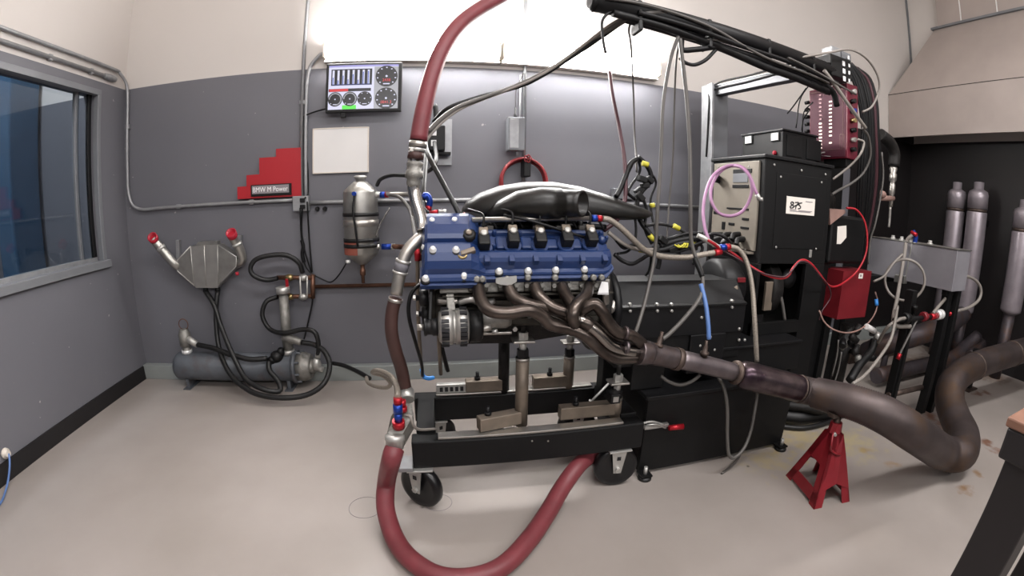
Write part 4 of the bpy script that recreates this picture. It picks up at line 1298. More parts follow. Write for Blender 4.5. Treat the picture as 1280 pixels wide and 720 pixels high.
# ------------------------------------------------------------------ coolant plumbing at the front of the engine
rh = thing('red_hose', 'thick red coolant hose coming down from the ceiling', 'hose', A(522, 185, y=1.76))
top = A(640, -14, y=2.0)
obj('hose', B().tube(pth([(720, -48, 2.25), (672, -26, 2.12), (628, -4, 2.02), (596, 14, 1.95), (570, 36, 1.88), (550, 68, 1.82), (537, 105, 1.78), (528, 145, 1.76), (523, 176, 1.75)]), .034, 16), 'hose_red', rh)
obj('lower_sleeve', B().tube(pth([(520.5, 190, 1.75), (519, 199, 1.75)]), .032, 14), 'hose_brown', rh)
obj('clamp', B().cyl(A(523, 177, y=1.75), A(522, 184, y=1.75), .036, n=18), 'steel', rh)
obj('clamp', B().cyl(A(521.5, 185, y=1.75), A(521, 189.5, y=1.75), .033, n=18), 'zinc', rh)
obj('clamp_screw', B().box(A(515, 187, y=1.73), (.02, .02, .018), None, .003), 'steel', rh)
cpipe = thing('coolant_pipe', 'polished steel coolant pipe down to the engine front', 'pipe', A(530, 290, y=1.72))
obj('valve_body', B().lathe(A(519, 203, y=1.75), A(517, 228, y=1.74) - A(519, 203, y=1.75), [(.03, 0), (.034, .006), (.03, .015), (.026, .03), (.034, .036), (.036, .06), (.027, .065), (.027, .085), (.022, .1)], 16), 'alu_cast', cpipe)
obj('pipe', B().tube(pth([(516.5, 228, 1.74), (518, 240, 1.74), (522, 258, 1.73), (527, 277, 1.72), (529, 288, 1.71)]), .0255, 16), 'chrome', cpipe)
obj('side_pipe', B().tube(pth([(513, 196, 1.76), (511, 215, 1.76), (513, 240, 1.76), (518, 270, 1.75)]), .009, 10), 'steel', cpipe)
lp = thing('coolant_pipe', 'bent steel coolant pipe at the left end of the engine', 'pipe', A(500, 360, y=1.70))
obj('pipe', B().tube(pth([(531, 293, 1.74), (524, 298, 1.71), (512, 310, 1.69), (504, 326, 1.68), (499, 346, 1.67), (495.5, 368, 1.67)]), .0235, 14), 'steel', lp)
obj('coupler', B().tube(pth([(504, 326, 1.68), (500, 340, 1.675)]), .028, 16), 'grey_wall', lp)
obj('coupler_clamp', B().cyl(A(504.5, 325, y=1.68), A(503.5, 328.5, y=1.68), .03, n=16), 'zinc', lp)
obj('coupler_clamp', B().cyl(A(500.5, 339, y=1.675), A(499.8, 342, y=1.675), .03, n=16), 'zinc', lp)
bh_ = thing('brown_hose', 'dark brown rubber hose hanging left of the alternator', 'hose', A(505, 482, y=1.70))
obj('hose', B().tube(pth([(494.5, 372, 1.67), (490, 392, 1.67), (489.5, 415, 1.67), (495, 440, 1.68), (502, 462, 1.69), (507, 487, 1.70)]), .026, 14), 'hose_brown', bh_)
obj('clamp', B().cyl(A(494.7, 373, y=1.67), A(493.8, 377, y=1.67), .0285, n=16), 'steel', bh_)
# thermostat housing on the corner of the cart
th_ = thing('coolant_housing', 'cast aluminium coolant housing on the corner of the cart', 'housing', A(500, 545, y=1.55))
h0 = A(498, 530, y=1.53)
obj('body', B().prism([A(484, 541, y=1.51), A(502, 545, y=1.51), A(516, 520, y=1.55), (A(515, 505, y=1.62)), A(500, 503, y=1.62), A(489, 520, y=1.55)], (0.0, .03, -.07)), 'alu_cast', th_)
hp0, hp1 = A(493.5, 560, y=1.49), A(493.5, 547, y=1.50)
obj('outlet', B().lathe(hp0, hp1 - hp0, [(.034, 0), (.034, .03), (.038, .033), (.038, .05), (.026, .055)], 18), 'zinc', th_)
obj('inlet', B().cyl(A(509, 500, y=1.66), A(508, 488, y=1.70), .03, n=16), 'zinc', th_)
obj('mount_bracket', B().b2((CX0 - .06, 1.56, RZ0 + .01), (CX0 + .0, 1.66, RZ0 + .03), .003), 'galv', th_)
obj('mount_bracket', B().b2((CX0 - .10, 1.56, RZ0 + .01), (CX0 - .09, 1.64, .30), .003), 'galv', th_)
for pts_, rad_, m_, nm in (([(497, 497, 1.50), (497, 505, 1.50)], .016, 'an_red', 'red_collar'), ([(497, 505, 1.50), (497.5, 516, 1.50)], .018, 'an_blue', 'blue_nut'), ([(497.5, 516, 1.50), (498, 526, 1.505)], .0155, 'an_blue', 'blue_adapter'), ([(498, 526, 1.505), (498.5, 534, 1.51)], .024, 'an_red', 'red_base')):
    obj(nm, B().cyl(A(*pts_[0][:2], y=pts_[0][2]), A(*pts_[1][:2], y=pts_[1][2]), rad_, n=12), m_, th_)
obj('rear_fitting', B().cyl(A(503, 508, y=1.56), A(503, 500, y=1.56), .014, n=10).cyl(A(503.5, 514, y=1.56), A(503, 508, y=1.56), .018, n=10), 'an_red', th_)
cable('hose', [(506, 519, 1.52), (513, 521, 1.5), (517, 532, 1.5), (525, 537, 1.55), (545, 536, 1.66)], .006, 'cable_lgrey', 'thin pale hose from the coolant housing onto the cart', 'hose')
rl = thing('red_hose', 'thick red hose looping over the floor under the cart', 'hose', (.2, 1.3, 0))
def FL(u, v, z):
    return A(u, v, z=z)
obj('hose', B().tube([A(493, 561, y=1.49), A(489, 575, y=1.47), FL(483, 603, .17), FL(482, 635, .10), FL(493, 672, .055), FL(513, 699, .042), FL(548, 720, .04), FL(590, 722, .04), FL(628, 708, .042), FL(660, 676, .045), FL(685, 640, .06), FL(705, 606, .10), FL(728, 577, .15), A(750, 565, y=1.86), A(775, 556, y=2.0)], .0385, 16), 'hose_red', rl)
# hoses and lines around the engine front
oil_hose = cable('hose', [(575, 270, 1.76), (565, 250, 1.78), (550, 222, 1.85), (536, 195, 1.95), (532, 178, 2.1), (536, 160, 2.3)], .011, 'black_rubber', 'straight black hose slanting down to the oil cap', 'hose')
obj('hose_end', B().cyl(A(585.5, 280, y=1.75), A(577, 268, y=1.755), .0125, .014, 12), 'cap_red', oil_hose, 'pale red hose end')
rw = thing('relay_box', 'small black relay box on the wall behind the coolant pipe', 'box', A(540, 190, y=3.0))
rb0 = A(545, 173, y=3.0)
obj('box', B().box((rb0.x, 3.02, rb0.z), (.12, .10, .17), None, .008), 'black_plastic', rw)
obj('back_plate', B().b2((rb0.x - .02, 3.105, rb0.z - .17), (rb0.x + .11, 3.129, rb0.z + .15)), 'galv', rw)
obj('mount_arm', B().b2((rb0.x - .05, 3.0, rb0.z - .105), (rb0.x + .10, 3.11, rb0.z - .09)), 'black_paint', rw)
obj('upper_cable', B().tube([(rb0.x, 3.05, rb0.z + .08), (rb0.x - .0, 3.06, rb0.z + .16), (rb0.x - .01, 3.06, rb0.z + .24)], .018, 10), 'black_rubber', rw)
for dz in (-.035, .035):
    obj('gauge_face', B().box((rb0.x - .015, 2.968, rb0.z + dz), (.035, .004, .04), None, .001), 'white_print', rw)
cable('hose', [(533, 188, 2.2), (531, 215, 2.05), (529, 245, 1.92), (528, 275, 1.86)], .012, 'black_rubber', 'black hose straight down behind the polished coolant pipe', 'hose')
vl = thing('vent_line', 'blue and red fittings over the corner of the blue cover', 'fitting', A(534, 270, y=1.86))
obj('blue_elbow', B().tube(pth([(529, 247, 1.90), (533, 244, 1.90), (537, 250, 1.90), (536.5, 258, 1.90)]), .014, 10), 'an_blue', vl)
obj('red_nut', B().cyl(A(536, 257, y=1.90), A(535.5, 264, y=1.90), .014, n=10), 'an_red', vl)
obj('line', B().tube(pth([(528, 252, 1.86), (530, 261, 1.84), (536, 266, 1.83), (540, 266, 1.82)]), .008, 8), 'cable_black', vl)
obj('red_tip', B().cyl(A(538, 266.5, y=1.82), A(548, 265, y=1.80), .010, n=10), 'an_red', vl)
obj('steel_tip', B().lathe(A(548, 265, y=1.80), X, [(.011, 0), (.008, .02), (.011, .022), (.011, .032)], 10), 'zinc', vl)
tan_line = cable('hose', [(522, 300, 1.95), (522, 320, 1.95), (522, 345, 1.96), (523, 400, 2.0), (526, 450, 2.02)], .009, 'tan_steel', 'thin tan line standing left of the blue cover', 'hose')
obj('red_fitting', B().cyl(A(522, 311, y=1.95), A(522, 326, y=1.95), .014, n=10), 'an_red', tan_line, 'long red fitting')
cable('cable', [(532, 353, 1.80), (522, 358, 1.76), (513, 370, 1.74), (511, 395, 1.74), (520, 430, 1.80), (527, 455, 1.90), (528, 470, 1.98)], .008, 'cable_black', 'black cable looping down in front of the engine pulleys')
cable('cable', [(527, 462, 1.97), (529, 470, 2.0), (535, 473, 2.0), (542, 472, 2.02)], .010, 'blue_tape', 'short bright blue hose end by the slotted plate', 'hose')
# ------------------------------------------------------------------ exhaust: collector, catalyst, flexible duct
ex = thing('exhaust_pipe', 'long brown exhaust pipe with catalyst and ribbed duct across the floor', 'exhaust pipe', (2.2, 1.1, 0))
cA, cB, cC, cD, cE, cF = A(797, 440, y=1.50), A(815, 442, y=1.51), A(848, 449, y=1.52), A(920, 466, y=1.50), A(1003, 487, y=1.43), A(1025, 492, y=1.38)
obj('collector', B().tube([cA, A(808, 441, y=1.505), cB, cC], [.052, .05, .046, .044], 20), 'exhaust_steel', ex)
obj('collector_ring', B().cyl(A(843, 448, y=1.52), A(849, 449.5, y=1.52), .049, n=22), 'exhaust_rust', ex)
obj('mid_pipe', B().tube([cC, A(885, 457, y=1.51), cD], .041, 20), 'exhaust_steel', ex)
obj('v_clamp', B().lathe(A(917, 465, y=1.50), cD - cC, [(.042, 0), (.054, .004), (.056, .012), (.054, .02), (.042, .024)], 24), 'exhaust_rust', ex)
d_ = (cE - cD)
L0 = d_.length
obj('catalyst', B().lathe(cD + d_.normalized() * .012, d_, [(.045, 0), (.056, .012), (.064, .03), (.066, .06), (.066, L0 * .82), (.066, L0 * .9), (.060, L0 * .96)], 28), 'catalyst', ex)
obj('catalyst_weld', B().lathe(cD + d_ * .93, d_, [(.066, 0), (.070, .006), (.066, .012)], 28), 'exhaust_rust', ex)
obj('coupling', B().tube([cE - d_ * .04, cE + d_ * .04, cF], [.068, .068, .066], 24), 'flex_steel', ex)
ring = B()
dpts = [cF - (cF - cE) * .3, A(1042, 497, y=1.30), A(1075, 506, y=1.18), A(1110, 521, y=1.07), A(1145, 543, y=.99), A(1178, 565, z=.17), A(1200, 566, z=.145), A(1204, 545, z=.145), A(1194, 522, z=.18), A(1187, 500, z=.24), A(1190, 480, z=.31), A(1204, 465, z=.36), A(1230, 453, z=.39), A(1262, 443, z=.42), A(1300, 432, z=.435)]
def spline(pts, per):
    P = []
    q = [pts[0] * 2 - pts[1]] + pts + [pts[-1] * 2 - pts[-2]]
    for i in range(1, len(q) - 2):
        for k in range(per):
            t = k / per
            a, b, c, d = q[i - 1], q[i], q[i + 1], q[i + 2]
            P.append(0.5 * ((2 * b) + (c - a) * t + (2 * a - 5 * b + 4 * c - d) * t * t + (3 * b - a - 3 * c + d) * t ** 3))
    P.append(pts[-1])
    return P
fine = spline(dpts, 26)
rad = []
for i in range(len(fine)):
    t = i / (len(fine) - 1)
    base = .072 + .026 * min(1, t / .435)
    rad.append(base + (.0042 if i % 2 else 0))
obj('flexible_duct', B().tube(fine, rad, 22, straight=True), 'flex_steel', ex)
for i in (300, 340):
    if i < len(fine) - 1:
        p, q_ = fine[i], fine[i + 1]
        obj('duct_band', B().lathe(p, q_ - p, [(rad[i], 0), (rad[i] + .008, .004), (rad[i] + .008, .014), (rad[i], .018)], 24), 'exhaust_rust', ex)
for k, (u, v) in enumerate(((822, 434), (880, 444))):
    p = A(u, v, y=1.50)
    s = obj('lambda_sensor', B().lathe(p - Z * .01, V((.2 if k == 0 else .05, 0, 1)), [(.015, 0), (.015, .012), (.02, .013), (.02, .024), (.011, .026), (.011, .05), (.007, .055), (.007, .075)], 12), 'exhaust_rust', ex)
# jack stand
jf, jl, jr = A(1017, 637, z=0), A(982, 594, z=0), A(1062, 627, z=0)
jt = A(1041, 541, y=1.29)
jb_ = jl + (jr - jf)
jc = (jf + jl + jr + jb_) / 4
js = thing('jack_stand', 'red steel jack stand holding up the exhaust pipe', 'jack stand', (jc.x, jc.y, 0))
jt = V((jc.x, jc.y, .325))
feet = [jf, jr, jb_, jl]
u1 = (jr - jf).normalized()
u2 = (jl - jf).normalized()
topc = [jt - u1 * .035 - u2 * .035, jt + u1 * .035 - u2 * .035, jt + u1 * .035 + u2 * .035, jt - u1 * .035 + u2 * .035]
for k in range(4):
    f0, t0 = feet[k], topc[k]
    f1, t1 = feet[(k + 1) % 4], topc[(k + 1) % 4]
    f3, t3 = feet[(k - 1) % 4], topc[(k - 1) % 4]
    e1_ = (f1 - f0).normalized()
    e3_ = (f3 - f0).normalized()
    lg = B()
    n1 = -e3_ * .005
    lg.prism([f0, f0 + e1_ * .05, t0 + e1_ * .035, t0], e3_ * .006)
    lg.prism([f0, f0 + e3_ * .05, t0 + e3_ * .035, t0], e1_ * .006)
    obj('leg', lg, 'stand_red', js)
    if k in (0, 1, 2, 3):
        # gusset web joining two legs: high arch on the camera side, low tie on the others
        a0, a1 = (f0.lerp(t0, .20), f1.lerp(t1, .20)) if k in (0, 2) else (f0.lerp(t0, .05), f1.lerp(t1, .05))
        b0, b1 = (t0, t1) if k in (0, 2) else (f0.lerp(t0, .22), f1.lerp(t1, .22))
        mid = (a0 + a1) / 2 + (Z * .045 if k in (0, 2) else Z * 0)
        obj('web', B().prism([a0, mid, a1, b1, b0], e3_ * .004), 'stand_red', js)
        if k in (1, 3):
            obj('upper_web', B().prism([f0.lerp(t0, .55), f1.lerp(t1, .55), t1, t0], e3_ * .004), 'stand_red', js)
obj('collar', B().cyl(jt - Z * .01, jt + Z * .05, .036, .03, 8, True, False), 'stand_red', js)
pz = A(1040, 497, y=jc.y)
obj('ratchet_post', B().cyl(jt, (jt.x, jt.y, .41), .017, n=10), 'exhaust_rust', js)
sd = B()
sd.prism([(jt.x - .06, jt.y - .02, .41), (jt.x + .06, jt.y - .02, .41), (jt.x + .07, jt.y - .02, .435), (jt.x + .03, jt.y - .02, .422), (jt.x - .03, jt.y - .02, .422), (jt.x - .07, jt.y - .02, .435)], (0, .04, 0))
obj('saddle', sd, 'exhaust_rust', js)
obj('handle', B().tube([topc[0] + V((-.01, -.005, .02)), topc[0] + V((-.035, -.03, -.02)), topc[0] + V((-.02, -.03, -.06)), topc[0] + V((.03, -.045, -.085)), topc[0] + V((.07, -.03, -.085))], .005, 8), 'stand_red', js)
obj('pin', B().cyl(topc[0] + V((0, -.005, .015)), topc[0] + V((-.01, -.02, .015)), .008, n=8), 'zinc', js)
# ------------------------------------------------------------------ dyno: base, shaft guard, cabinet
db = thing('dynamometer', 'black sheet steel dyno base box with a red latch', 'machine base', (1.43, 1.9, 0))
BX0, BX1, BY0, BY1, BZ = .948, 1.886, 1.67, 2.30, .42
obj('front_panel', B().b2((BX0, BY0, .02), (BX1, BY0 + .02, BZ), .003), 'black_paint', db)
obj('side_panel', B().b2((BX0, BY0 + .02, .02), (BX0 + .02, BY1, BZ), .003), 'black_paint', db)
obj('side_panel', B().b2((BX1 - .02, BY0 + .02, .02), (BX1, BY1, BZ), .003), 'black_paint', db)
obj('top_plate', B().b2((BX0 - .01, BY0 - .008, BZ), (BX1 + .01, BY1, BZ + .018), .003), 'black_satin', db)
for x in (BX0 + .02, BX1 - .03):
    ft = obj('foot', B().lathe((x, BY0 - .035, 0), Z, [(.035, 0), (.035, .012), (.02, .018)], 16), 'black_rubber', db)
    obj('bolt', B().cyl((x, BY0 - .035, .015), (x, BY0 - .035, .07), .010, n=10), 'zinc', ft)
    obj('tab', B().b2((x - .03, BY0 - .06, .022), (x + .03, BY0, .03)), 'black_paint', ft)
lt = obj('latch', B().b2((A(806, 527, y=BY0 - .01).x, BY0 - .02, A(806, 535, y=BY0).z), (A(834, 527, y=BY0).x, BY0, A(806, 531, y=BY0).z), .002), 'zinc', db)
obj('latch_bar', B().tube([A(800, 530, y=BY0 - .025), A(815, 527, y=BY0 - .03), A(830, 531, y=BY0 - .03)], .006, 8), 'zinc', lt)
obj('latch_hook', B().tube([A(803, 534, y=BY0 - .02), A(812, 531, y=BY0 - .045), A(822, 531, y=BY0 - .045), A(832, 535, y=BY0 - .02)], .005, 8), 'zinc', lt)
obj('red_grip', B().cyl(A(836, 535, y=BY0 - .03), A(854, 533, y=BY0 - .04), .013, .015, 12), 'an_red', lt)
# stepped pedestal and bearing supports
obj('pedestal', B().b2((A(905, 440, y=1.76).x, 1.76, BZ + .018), (A(1000, 440, y=1.76).x, 2.28, .60), .004), 'black_paint', db)
obj('pedestal_lid', B().b2((A(905, 440, y=1.75).x - .01, 1.745, .60), (A(1000, 440, y=1.75).x, 2.29, .615), .003), 'black_satin', db)
obj('bearing_column', B().b2((A(790, 470, y=1.74).x, 1.74, RZ1 + .10), (A(830, 470, y=1.74).x, 1.95, .66), .004), 'black_paint', db)
obj('bearing_block', B().b2((A(862, 430, y=1.74).x, 1.735, .50), (A(905, 430, y=1.74).x, 1.95, .699), .004), 'black_satin', db)
for u, v in ((877, 397), (875, 432), (893, 437), (877, 443), (924, 411), (924, 425), (931, 425), (888, 421)):
    p = A(u, v, y=1.738)
    obj('block_bolt', B().lathe(p + Y * .008, -Y, [(.008, 0), (.008, .01), (.005, .013)], 8), 'zinc', db)
obj('label_plate', B().b2((A(838, 437, y=1.80).x, 1.80, A(838, 443, y=1.8).z), (A(864, 437, y=1.80).x, 1.86, A(838, 430, y=1.8).z)), 'tan_steel', db)

gd = thing('shaft_guard', 'long black angular drive shaft guard behind the exhaust', 'guard', (1.1, 1.9, .7))
GX0, GX1 = .775, 1.50
gz1, gz2 = .945, .85
pr = [(1.74, .70), (1.74, gz2), (1.755, gz2 + .004), (1.84, gz1), (2.0, gz1), (2.08, gz2), (2.08, .70)]
obj('cover', B().rings([[V((x, y, z)) for y, z in pr] for x in (GX0, GX1)], False), 'black_satin', gd)
obj('seam_strip', B().b2((GX0, 1.730, gz2 - .012), (GX1, 1.742, gz2), .002), 'black_paint', gd)
for u in (787.5, 821.5, 839.5, 915):
    for dv in (0, 8):
        p = A(u, 380.5 + dv if u < 900 else 376 + dv, y=1.736)
        obj('guard_bolt', B().lathe(p + Y * .008, -Y, [(.008, 0), (.008, .012), (.005, .015)], 8), 'zinc', gd)
obj('lower_skirt', B().b2((GX0 + .02, 1.75, .56), (GX1, 2.07, .70), .004), 'black_paint', gd)
obj('support_leg', B().b2((1.28, 1.85, BZ + .018), (1.36, 1.98, .56), .004), 'black_paint', gd)

CF = 1.88
n0, n1 = A(957, 191, y=CF), A(1040, 208, y=CF)
KX0, KX1, KZ1 = n0.x, n1.x, 1.606
KY1 = A(892, 198, x=KX0).y
cab = thing('dyno_cabinet', 'tall black steel dyno cabinet with a white sticker', 'cabinet', ((KX0 + KX1) / 2, 2.1, .6))
kz = A(975, 330, y=CF).z
obj('body', B().b2((KX0, CF, kz), (KX1, KY1, KZ1 - .02), .004), 'black_paint', cab)
obj('lid', B().b2((KX0 - .012, CF - .012, KZ1 - .02), (KX1 + .012, KY1 + .012, KZ1), .004), 'black_satin', cab)
ox1 = A(1003, 370, y=CF).x
oz0 = A(975, 402, y=CF).z
obj('lower_frame', B().b2((KX0, CF, .615), (KX0 + .02, KY1, kz), .003), 'black_paint', cab)
obj('lower_frame', B().b2((ox1, CF, .0), (KX1, CF + .03, kz), .003), 'black_paint', cab)
obj('lower_frame', B().b2((KX0, CF, .615), (ox1, CF + .03, oz0), .003), 'black_paint', cab)
obj('lower_frame', B().b2((KX1 - .02, CF + .03, .0), (KX1, KY1, kz), .003), 'black_paint', cab)
obj('rear_panel', B().b2((KX0, KY1 - .02, .615), (KX1, KY1, kz), .003), 'black_paint', cab)
fw = obj('flywheel', B().lathe((KX0 + .16, 2.08, .86), X, [(.03, 0), (.17, .004), (.175, .01), (.175, .08), (.03, .09)], 36), 'cast_dark', cab)
obj('brown_belt', B().beam(A(958, 388, y=1.93), A(962, 352, y=1.93), .06, .02, Y, .004), 'tan_steel', cab)
obj('tan_strap', B().tube(pth([(981, 401, 1.90), (978, 380, 1.91), (973, 358, 1.93)]), .010, 8), 'cable_grey', cab)
obj('seal_ring', B().lathe((KX0 + .30, 1.95, .93), -Y, [(.02, 0), (.055, .0), (.06, .02), (.02, .03)], 22), 'black_satin', cab)
# access panel on the front with screws, sticker
pa, pb_ = A(971, 215, y=CF), A(1027, 312, y=CF)
pan = obj('access_panel', B().b2((pa.x, CF - .004, pb_.z), (pb_.x, CF, pa.z), .002), 'black_paint', cab)
for u, v in ((976, 221), (1027, 228), (970, 309), (1020, 311), (968, 206), (1002, 213), (1032, 218)):
    p = A(u, v, y=CF - .004)
    obj('screw', B().lathe(p + Y * .003, -Y, [(.007, 0), (.007, .005), (.004, .007)], 8), 'zinc', pan)
obj('key_plate', B().box(A(1013, 317, y=CF - .004), (.022, .006, .045), None, .002), 'zinc', cab)
k0, k1 = A(983.5, 245, y=CF - .006), A(1017.5, 270, y=CF - .006)
tilt = Matrix.Rotation(math.radians(0), 3, 'Y')
stc = obj('sticker', B().box(((k0.x + k1.x) / 2, CF - .006, (k0.z + k1.z) / 2), (k1.x - k0.x, .003, (k0.z - k1.z) * 1.0), tilt, .001), 'sticker', cab)
kc = V(((k0.x + k1.x) / 2, CF - .0085, (k0.z + k1.z) / 2))
kw, kh = k1.x - k0.x, k0.z - k1.z
def ink(pts, r=.0032):
    obj('handwriting', B().tube([kc + V((x * kw, 0, z * kh)) for x, z in pts], r, 6, 4), 'ink', stc)
ink([(-.26, .16), (-.33, .20), (-.36, .10), (-.28, .0), (-.26, -.10), (-.34, -.16), (-.38, -.08), (-.30, .02), (-.27, .10), (-.30, .20)])
ink([(-.26, -.06), (-.16, .04), (-.06, .10)])
ink([(-.22, .18), (-.10, .20), (-.17, .0), (-.19, -.18)])
ink([(.02, .20), (-.10, .14), (-.08, .06), (-.02, -.02), (-.03, -.12), (-.10, -.16)])
for z, x0_, x1_ in ((.30, .15, .40), (-.24, -.38, -.16), (-.26, -.08, .40), (-.32, -.38, .35)):
    obj('small_print', B().b2(kc + V((x0_ * kw, -.0004, z * kh - .002)), kc + V((x1_ * kw, .001, z * kh + .002))), 'ink_pale', stc)
# instrument panel on the side facing the engine
px_ = KX0 - .014
def SP(u, v, d=0.0):
    return A(u, v, x=px_ - d)
def side(name, u0, v0, u1, v1, m, par, th=.004):
    a, c = SP(u0, v0), SP(u1, v1)
    ya, yb = sorted((a.y, c.y))
    return obj(name, B().b2((px_ - th, ya, c.z), (px_ + .001, yb, a.z), .001), m, par)
a, c = SP(893, 205), SP(942, 314)
ip = obj('instrument_panel', B().b2((px_, min(a.y, c.y), c.z), (KX0, max(a.y, c.y), a.z), .002), 'panel_tan', cab)
for r in ((916, 231, 936, 235), (909, 259, 936, 263), (928, 272, 936, 276), (911, 278, 918, 282), (926, 283, 936, 287), (903, 277, 906, 287), (892.5, 264, 898, 268), (917, 212, 940, 216)):
    side('slot', *r, 'black_plastic', ip)
side('display', 917, 217, 935, 228, 'grey_frame', ip)
for (u, v) in ((898, 209), (936, 208), (897, 309), (932, 312)):
    p = SP(u, v)
    obj('panel_screw', B().lathe(p + X * .002, -X, [(.006, 0), (.006, .005)], 8), 'steel', ip)
for k in range(6):
    p = SP(902 + 5.5 * k, 293 + (k % 2) * 6)
    plg = obj('cable_plug', B().tube([p, p + V((-.05, -.01, -.005)), p + V((-.075, -.03, -.03))], [.017, .016, .011], 10), 'black_plastic', ip)
obj('handle', B().tube([SP(899, 222), SP(897, 221, .05), SP(893, 225, .06), SP(899, 227, .0)], .012, 8), 'black_plastic', ip)
obj('lower_ledge', B().b2((px_ - .03, SP(940, 316).y, SP(940, 318).z), (KX0, SP(895, 310).y, SP(940, 315).z), .002), 'panel_tan', ip)
# lower black drum beside the cabinet
dr = thing('water_brake', 'black drum of the dyno brake below the instrument panel', 'machine', (1.52, 1.98, .8))
p = A(925, 353, y=1.90)
obj('drum', B().lathe((1.45, 2.0, .88), X, [(.04, 0), (.13, .005), (.15, .02), (.15, .13), (.12, .16), (.05, .18)], 32), 'black_satin', dr)
obj('red_plate', B().box(A(927, 350, y=1.85), (.05, .01, .025), None, .002), 'box_red', dr)
obj('tan_hose', B().tube(pth([(918, 358, 1.82), (924, 375, 1.80), (926, 392, 1.80), (926, 402, 1.80)]), .016, 10), 'tan_steel', dr)
obj('base', B().b2((1.47, 1.90, .615), (1.58, 2.12, .75), .004), 'black_paint', dr)
# control box on the cabinet
bx = A(978, 198, y=2.0).x
by1 = A(928, 196, x=bx).y
bz1 = A(978, 160.5, y=2.0).z
bx1 = A(1020, 205, y=2.0).x
cbx = thing('meter_box', 'black meter box with two white dials on top of the cabinet', 'meter box', (bx, 2.1, KZ1))
obj('body', B().b2((bx, 2.0, KZ1), (bx1, by1, bz1 - .012), .003), 'black_paint', cbx)
obj('lid', B().b2((bx - .01, 1.99, bz1 - .012), (bx1 + .01, by1 + .01, bz1), .003), 'black_satin', cbx)
for k in range(2):
    obj('side_grille', B().b2((bx + .03 + k * .17, 1.994, KZ1 + .03), (bx + .16 + k * .17, 2.001, bz1 - .03), .002), 'black_plastic', cbx)
for u, v in ((936, 175), (969, 171)):
    p = A(u, v, x=bx - .004)
    m = obj('meter', B().box(p, (.008, .075, .055), None, .003), 'black_plastic', cbx)
    obj('meter_face', B().box(p - X * .005, (.002, .06, .042)), 'white_print', m)
p = A(968.5, 191, x=bx - .004)
obj('red_button', B().lathe(p + X * .004, -X, [(.013, 0), (.013, .012), (.009, .016)], 12), 'cap_red', cbx)

# ------------------------------------------------------------------ red data box, relay strip, support post
QX = 2.32
a, c = A(1011, 112, x=QX), A(1058, 199, x=QX)
dq = thing('data_box', 'maroon data acquisition box with two rows of lit lamps', 'data box', (QX, (a.y + c.y) / 2, c.z))
qy0, qy1, qz0, qz1 = c.y, a.y, (A(1015, 198, x=QX).z + c.z) / 2, (a.z + A(1058, 105, x=QX).z) / 2
obj('body', B().b2((QX + .004, qy0, qz0), (QX + .11, qy1, qz1), .004), 'daq_side', dq)
fc = obj('face', B().b2((QX, qy0 + .012, qz0 + .01), (QX + .006, qy1 - .01, qz1 - .01), .002), 'daq_red', dq)
def fl_(u, v):
    return A(u, v, x=QX - .002)
for v in (127, 132, 136.5, 141, 146, 150.5, 155, 159.5, 164.5, 169.5, 178.5):
    obj('lamp', B().box(fl_(1038, v), (.003, .022, .0085)), 'led', fc)
for v in (154.5, 159, 163.5, 167.8, 172, 176.3, 180.5, 185):
    obj('lamp', B().box(fl_(1025.5, v), (.003, .022, .0085)), 'led', fc)
for v in range(119, 152, 5):
    obj('dark_lamp', B().box(fl_(1025.5, v), (.003, .022, .010)), 'daq_side', fc)
lw = B()
def fline(pts):
    return B().tube([A(u, v, x=QX - .001) for u, v in pts], .0016, 4, straight=True)
obj('printed_border', fline([(1013, 117), (1053, 111), (1053, 186), (1024, 188)]), 'wood_pink', fc)
obj('printed_frame', fline([(1050, 168), (1050, 184), (1055, 184), (1055, 168), (1050, 168)]), 'wood_pink', fc)
obj('logo_mark', B().tube([A(u, v, x=QX - .001) for u, v in ((1024, 194), (1027, 191.5), (1031, 190.5))], .004, 6), 'bolt_white', fc)
obj('logo_line', fline([(1027, 194.5), (1038, 195.5)]), 'bolt_white', fc)
for k in range(7):
    v = 115 + k * 12
    p = A(1064, v, y=qy0)
    cn = obj('side_connector', B().cyl(p, p - Y * .035, .014, n=10), ('zinc', 'black_plastic', 'an_blue', 'brass', 'black_plastic', 'zinc', 'black_plastic')[k], dq)
for k in range(5):
    p = A(1011, 128 + k * 9, y=qy1)
    obj('rear_connector', B().cyl(p, p + Y * .03, .012, n=10), 'black_plastic', dq)
obj('hanger', B().b2((QX + .03, 1.9, qz1), (QX + .07, 1.98, 2.16), .003), 'black_paint', dq)
fw_ = obj('foot_bracket', B().b2((QX + .02, qy0 + .02, qz0 - .05), (QX + .1, qy0 + .2, qz0), .003), 'black_paint', dq)
obj('foot_post', B().b2((QX + .03, qy0 + .30, 0.0), (QX + .09, qy0 + .36, qz0), .003), 'black_paint', dq)

rs0, rs1 = A(1038, 56, y=1.78), A(1065, 104, y=1.78)
rs = thing('relay_strip', 'black relay strip with white squares above the maroon box', 'relay strip', ((rs0.x + rs1.x) / 2, 1.78, rs1.z))
obj('body', B().b2((rs0.x, 1.78, rs1.z + .01), (rs1.x, 1.95, rs0.z - .05), .004), 'black_plastic', rs)
for i, (u, v) in enumerate(((1054.5, 79.5), (1055, 89), (1055.5, 98.5), (1060.5, 72), (1061.5, 82), (1061.5, 91), (1061.5, 101))):
    obj('white_square', B().box(A(u, v, y=1.778), (.022 if i < 3 else .014, .006, .03 if i < 3 else .022), None, .002), 'white_print', rs)
obj('bracket', B().b2((A(1040, 60, y=1.8).x, 1.8, rs0.z - .06), (A(1052, 60, y=1.8).x, 1.88, rs0.z + .01), .002), 'galv', rs)
obj('bracket_end', B().b2((A(1052, 60, y=1.79).x, 1.79, rs0.z - .06), (A(1063, 60, y=1.79).x, 1.88, rs0.z - .005), .002), 'grey_frame', rs)

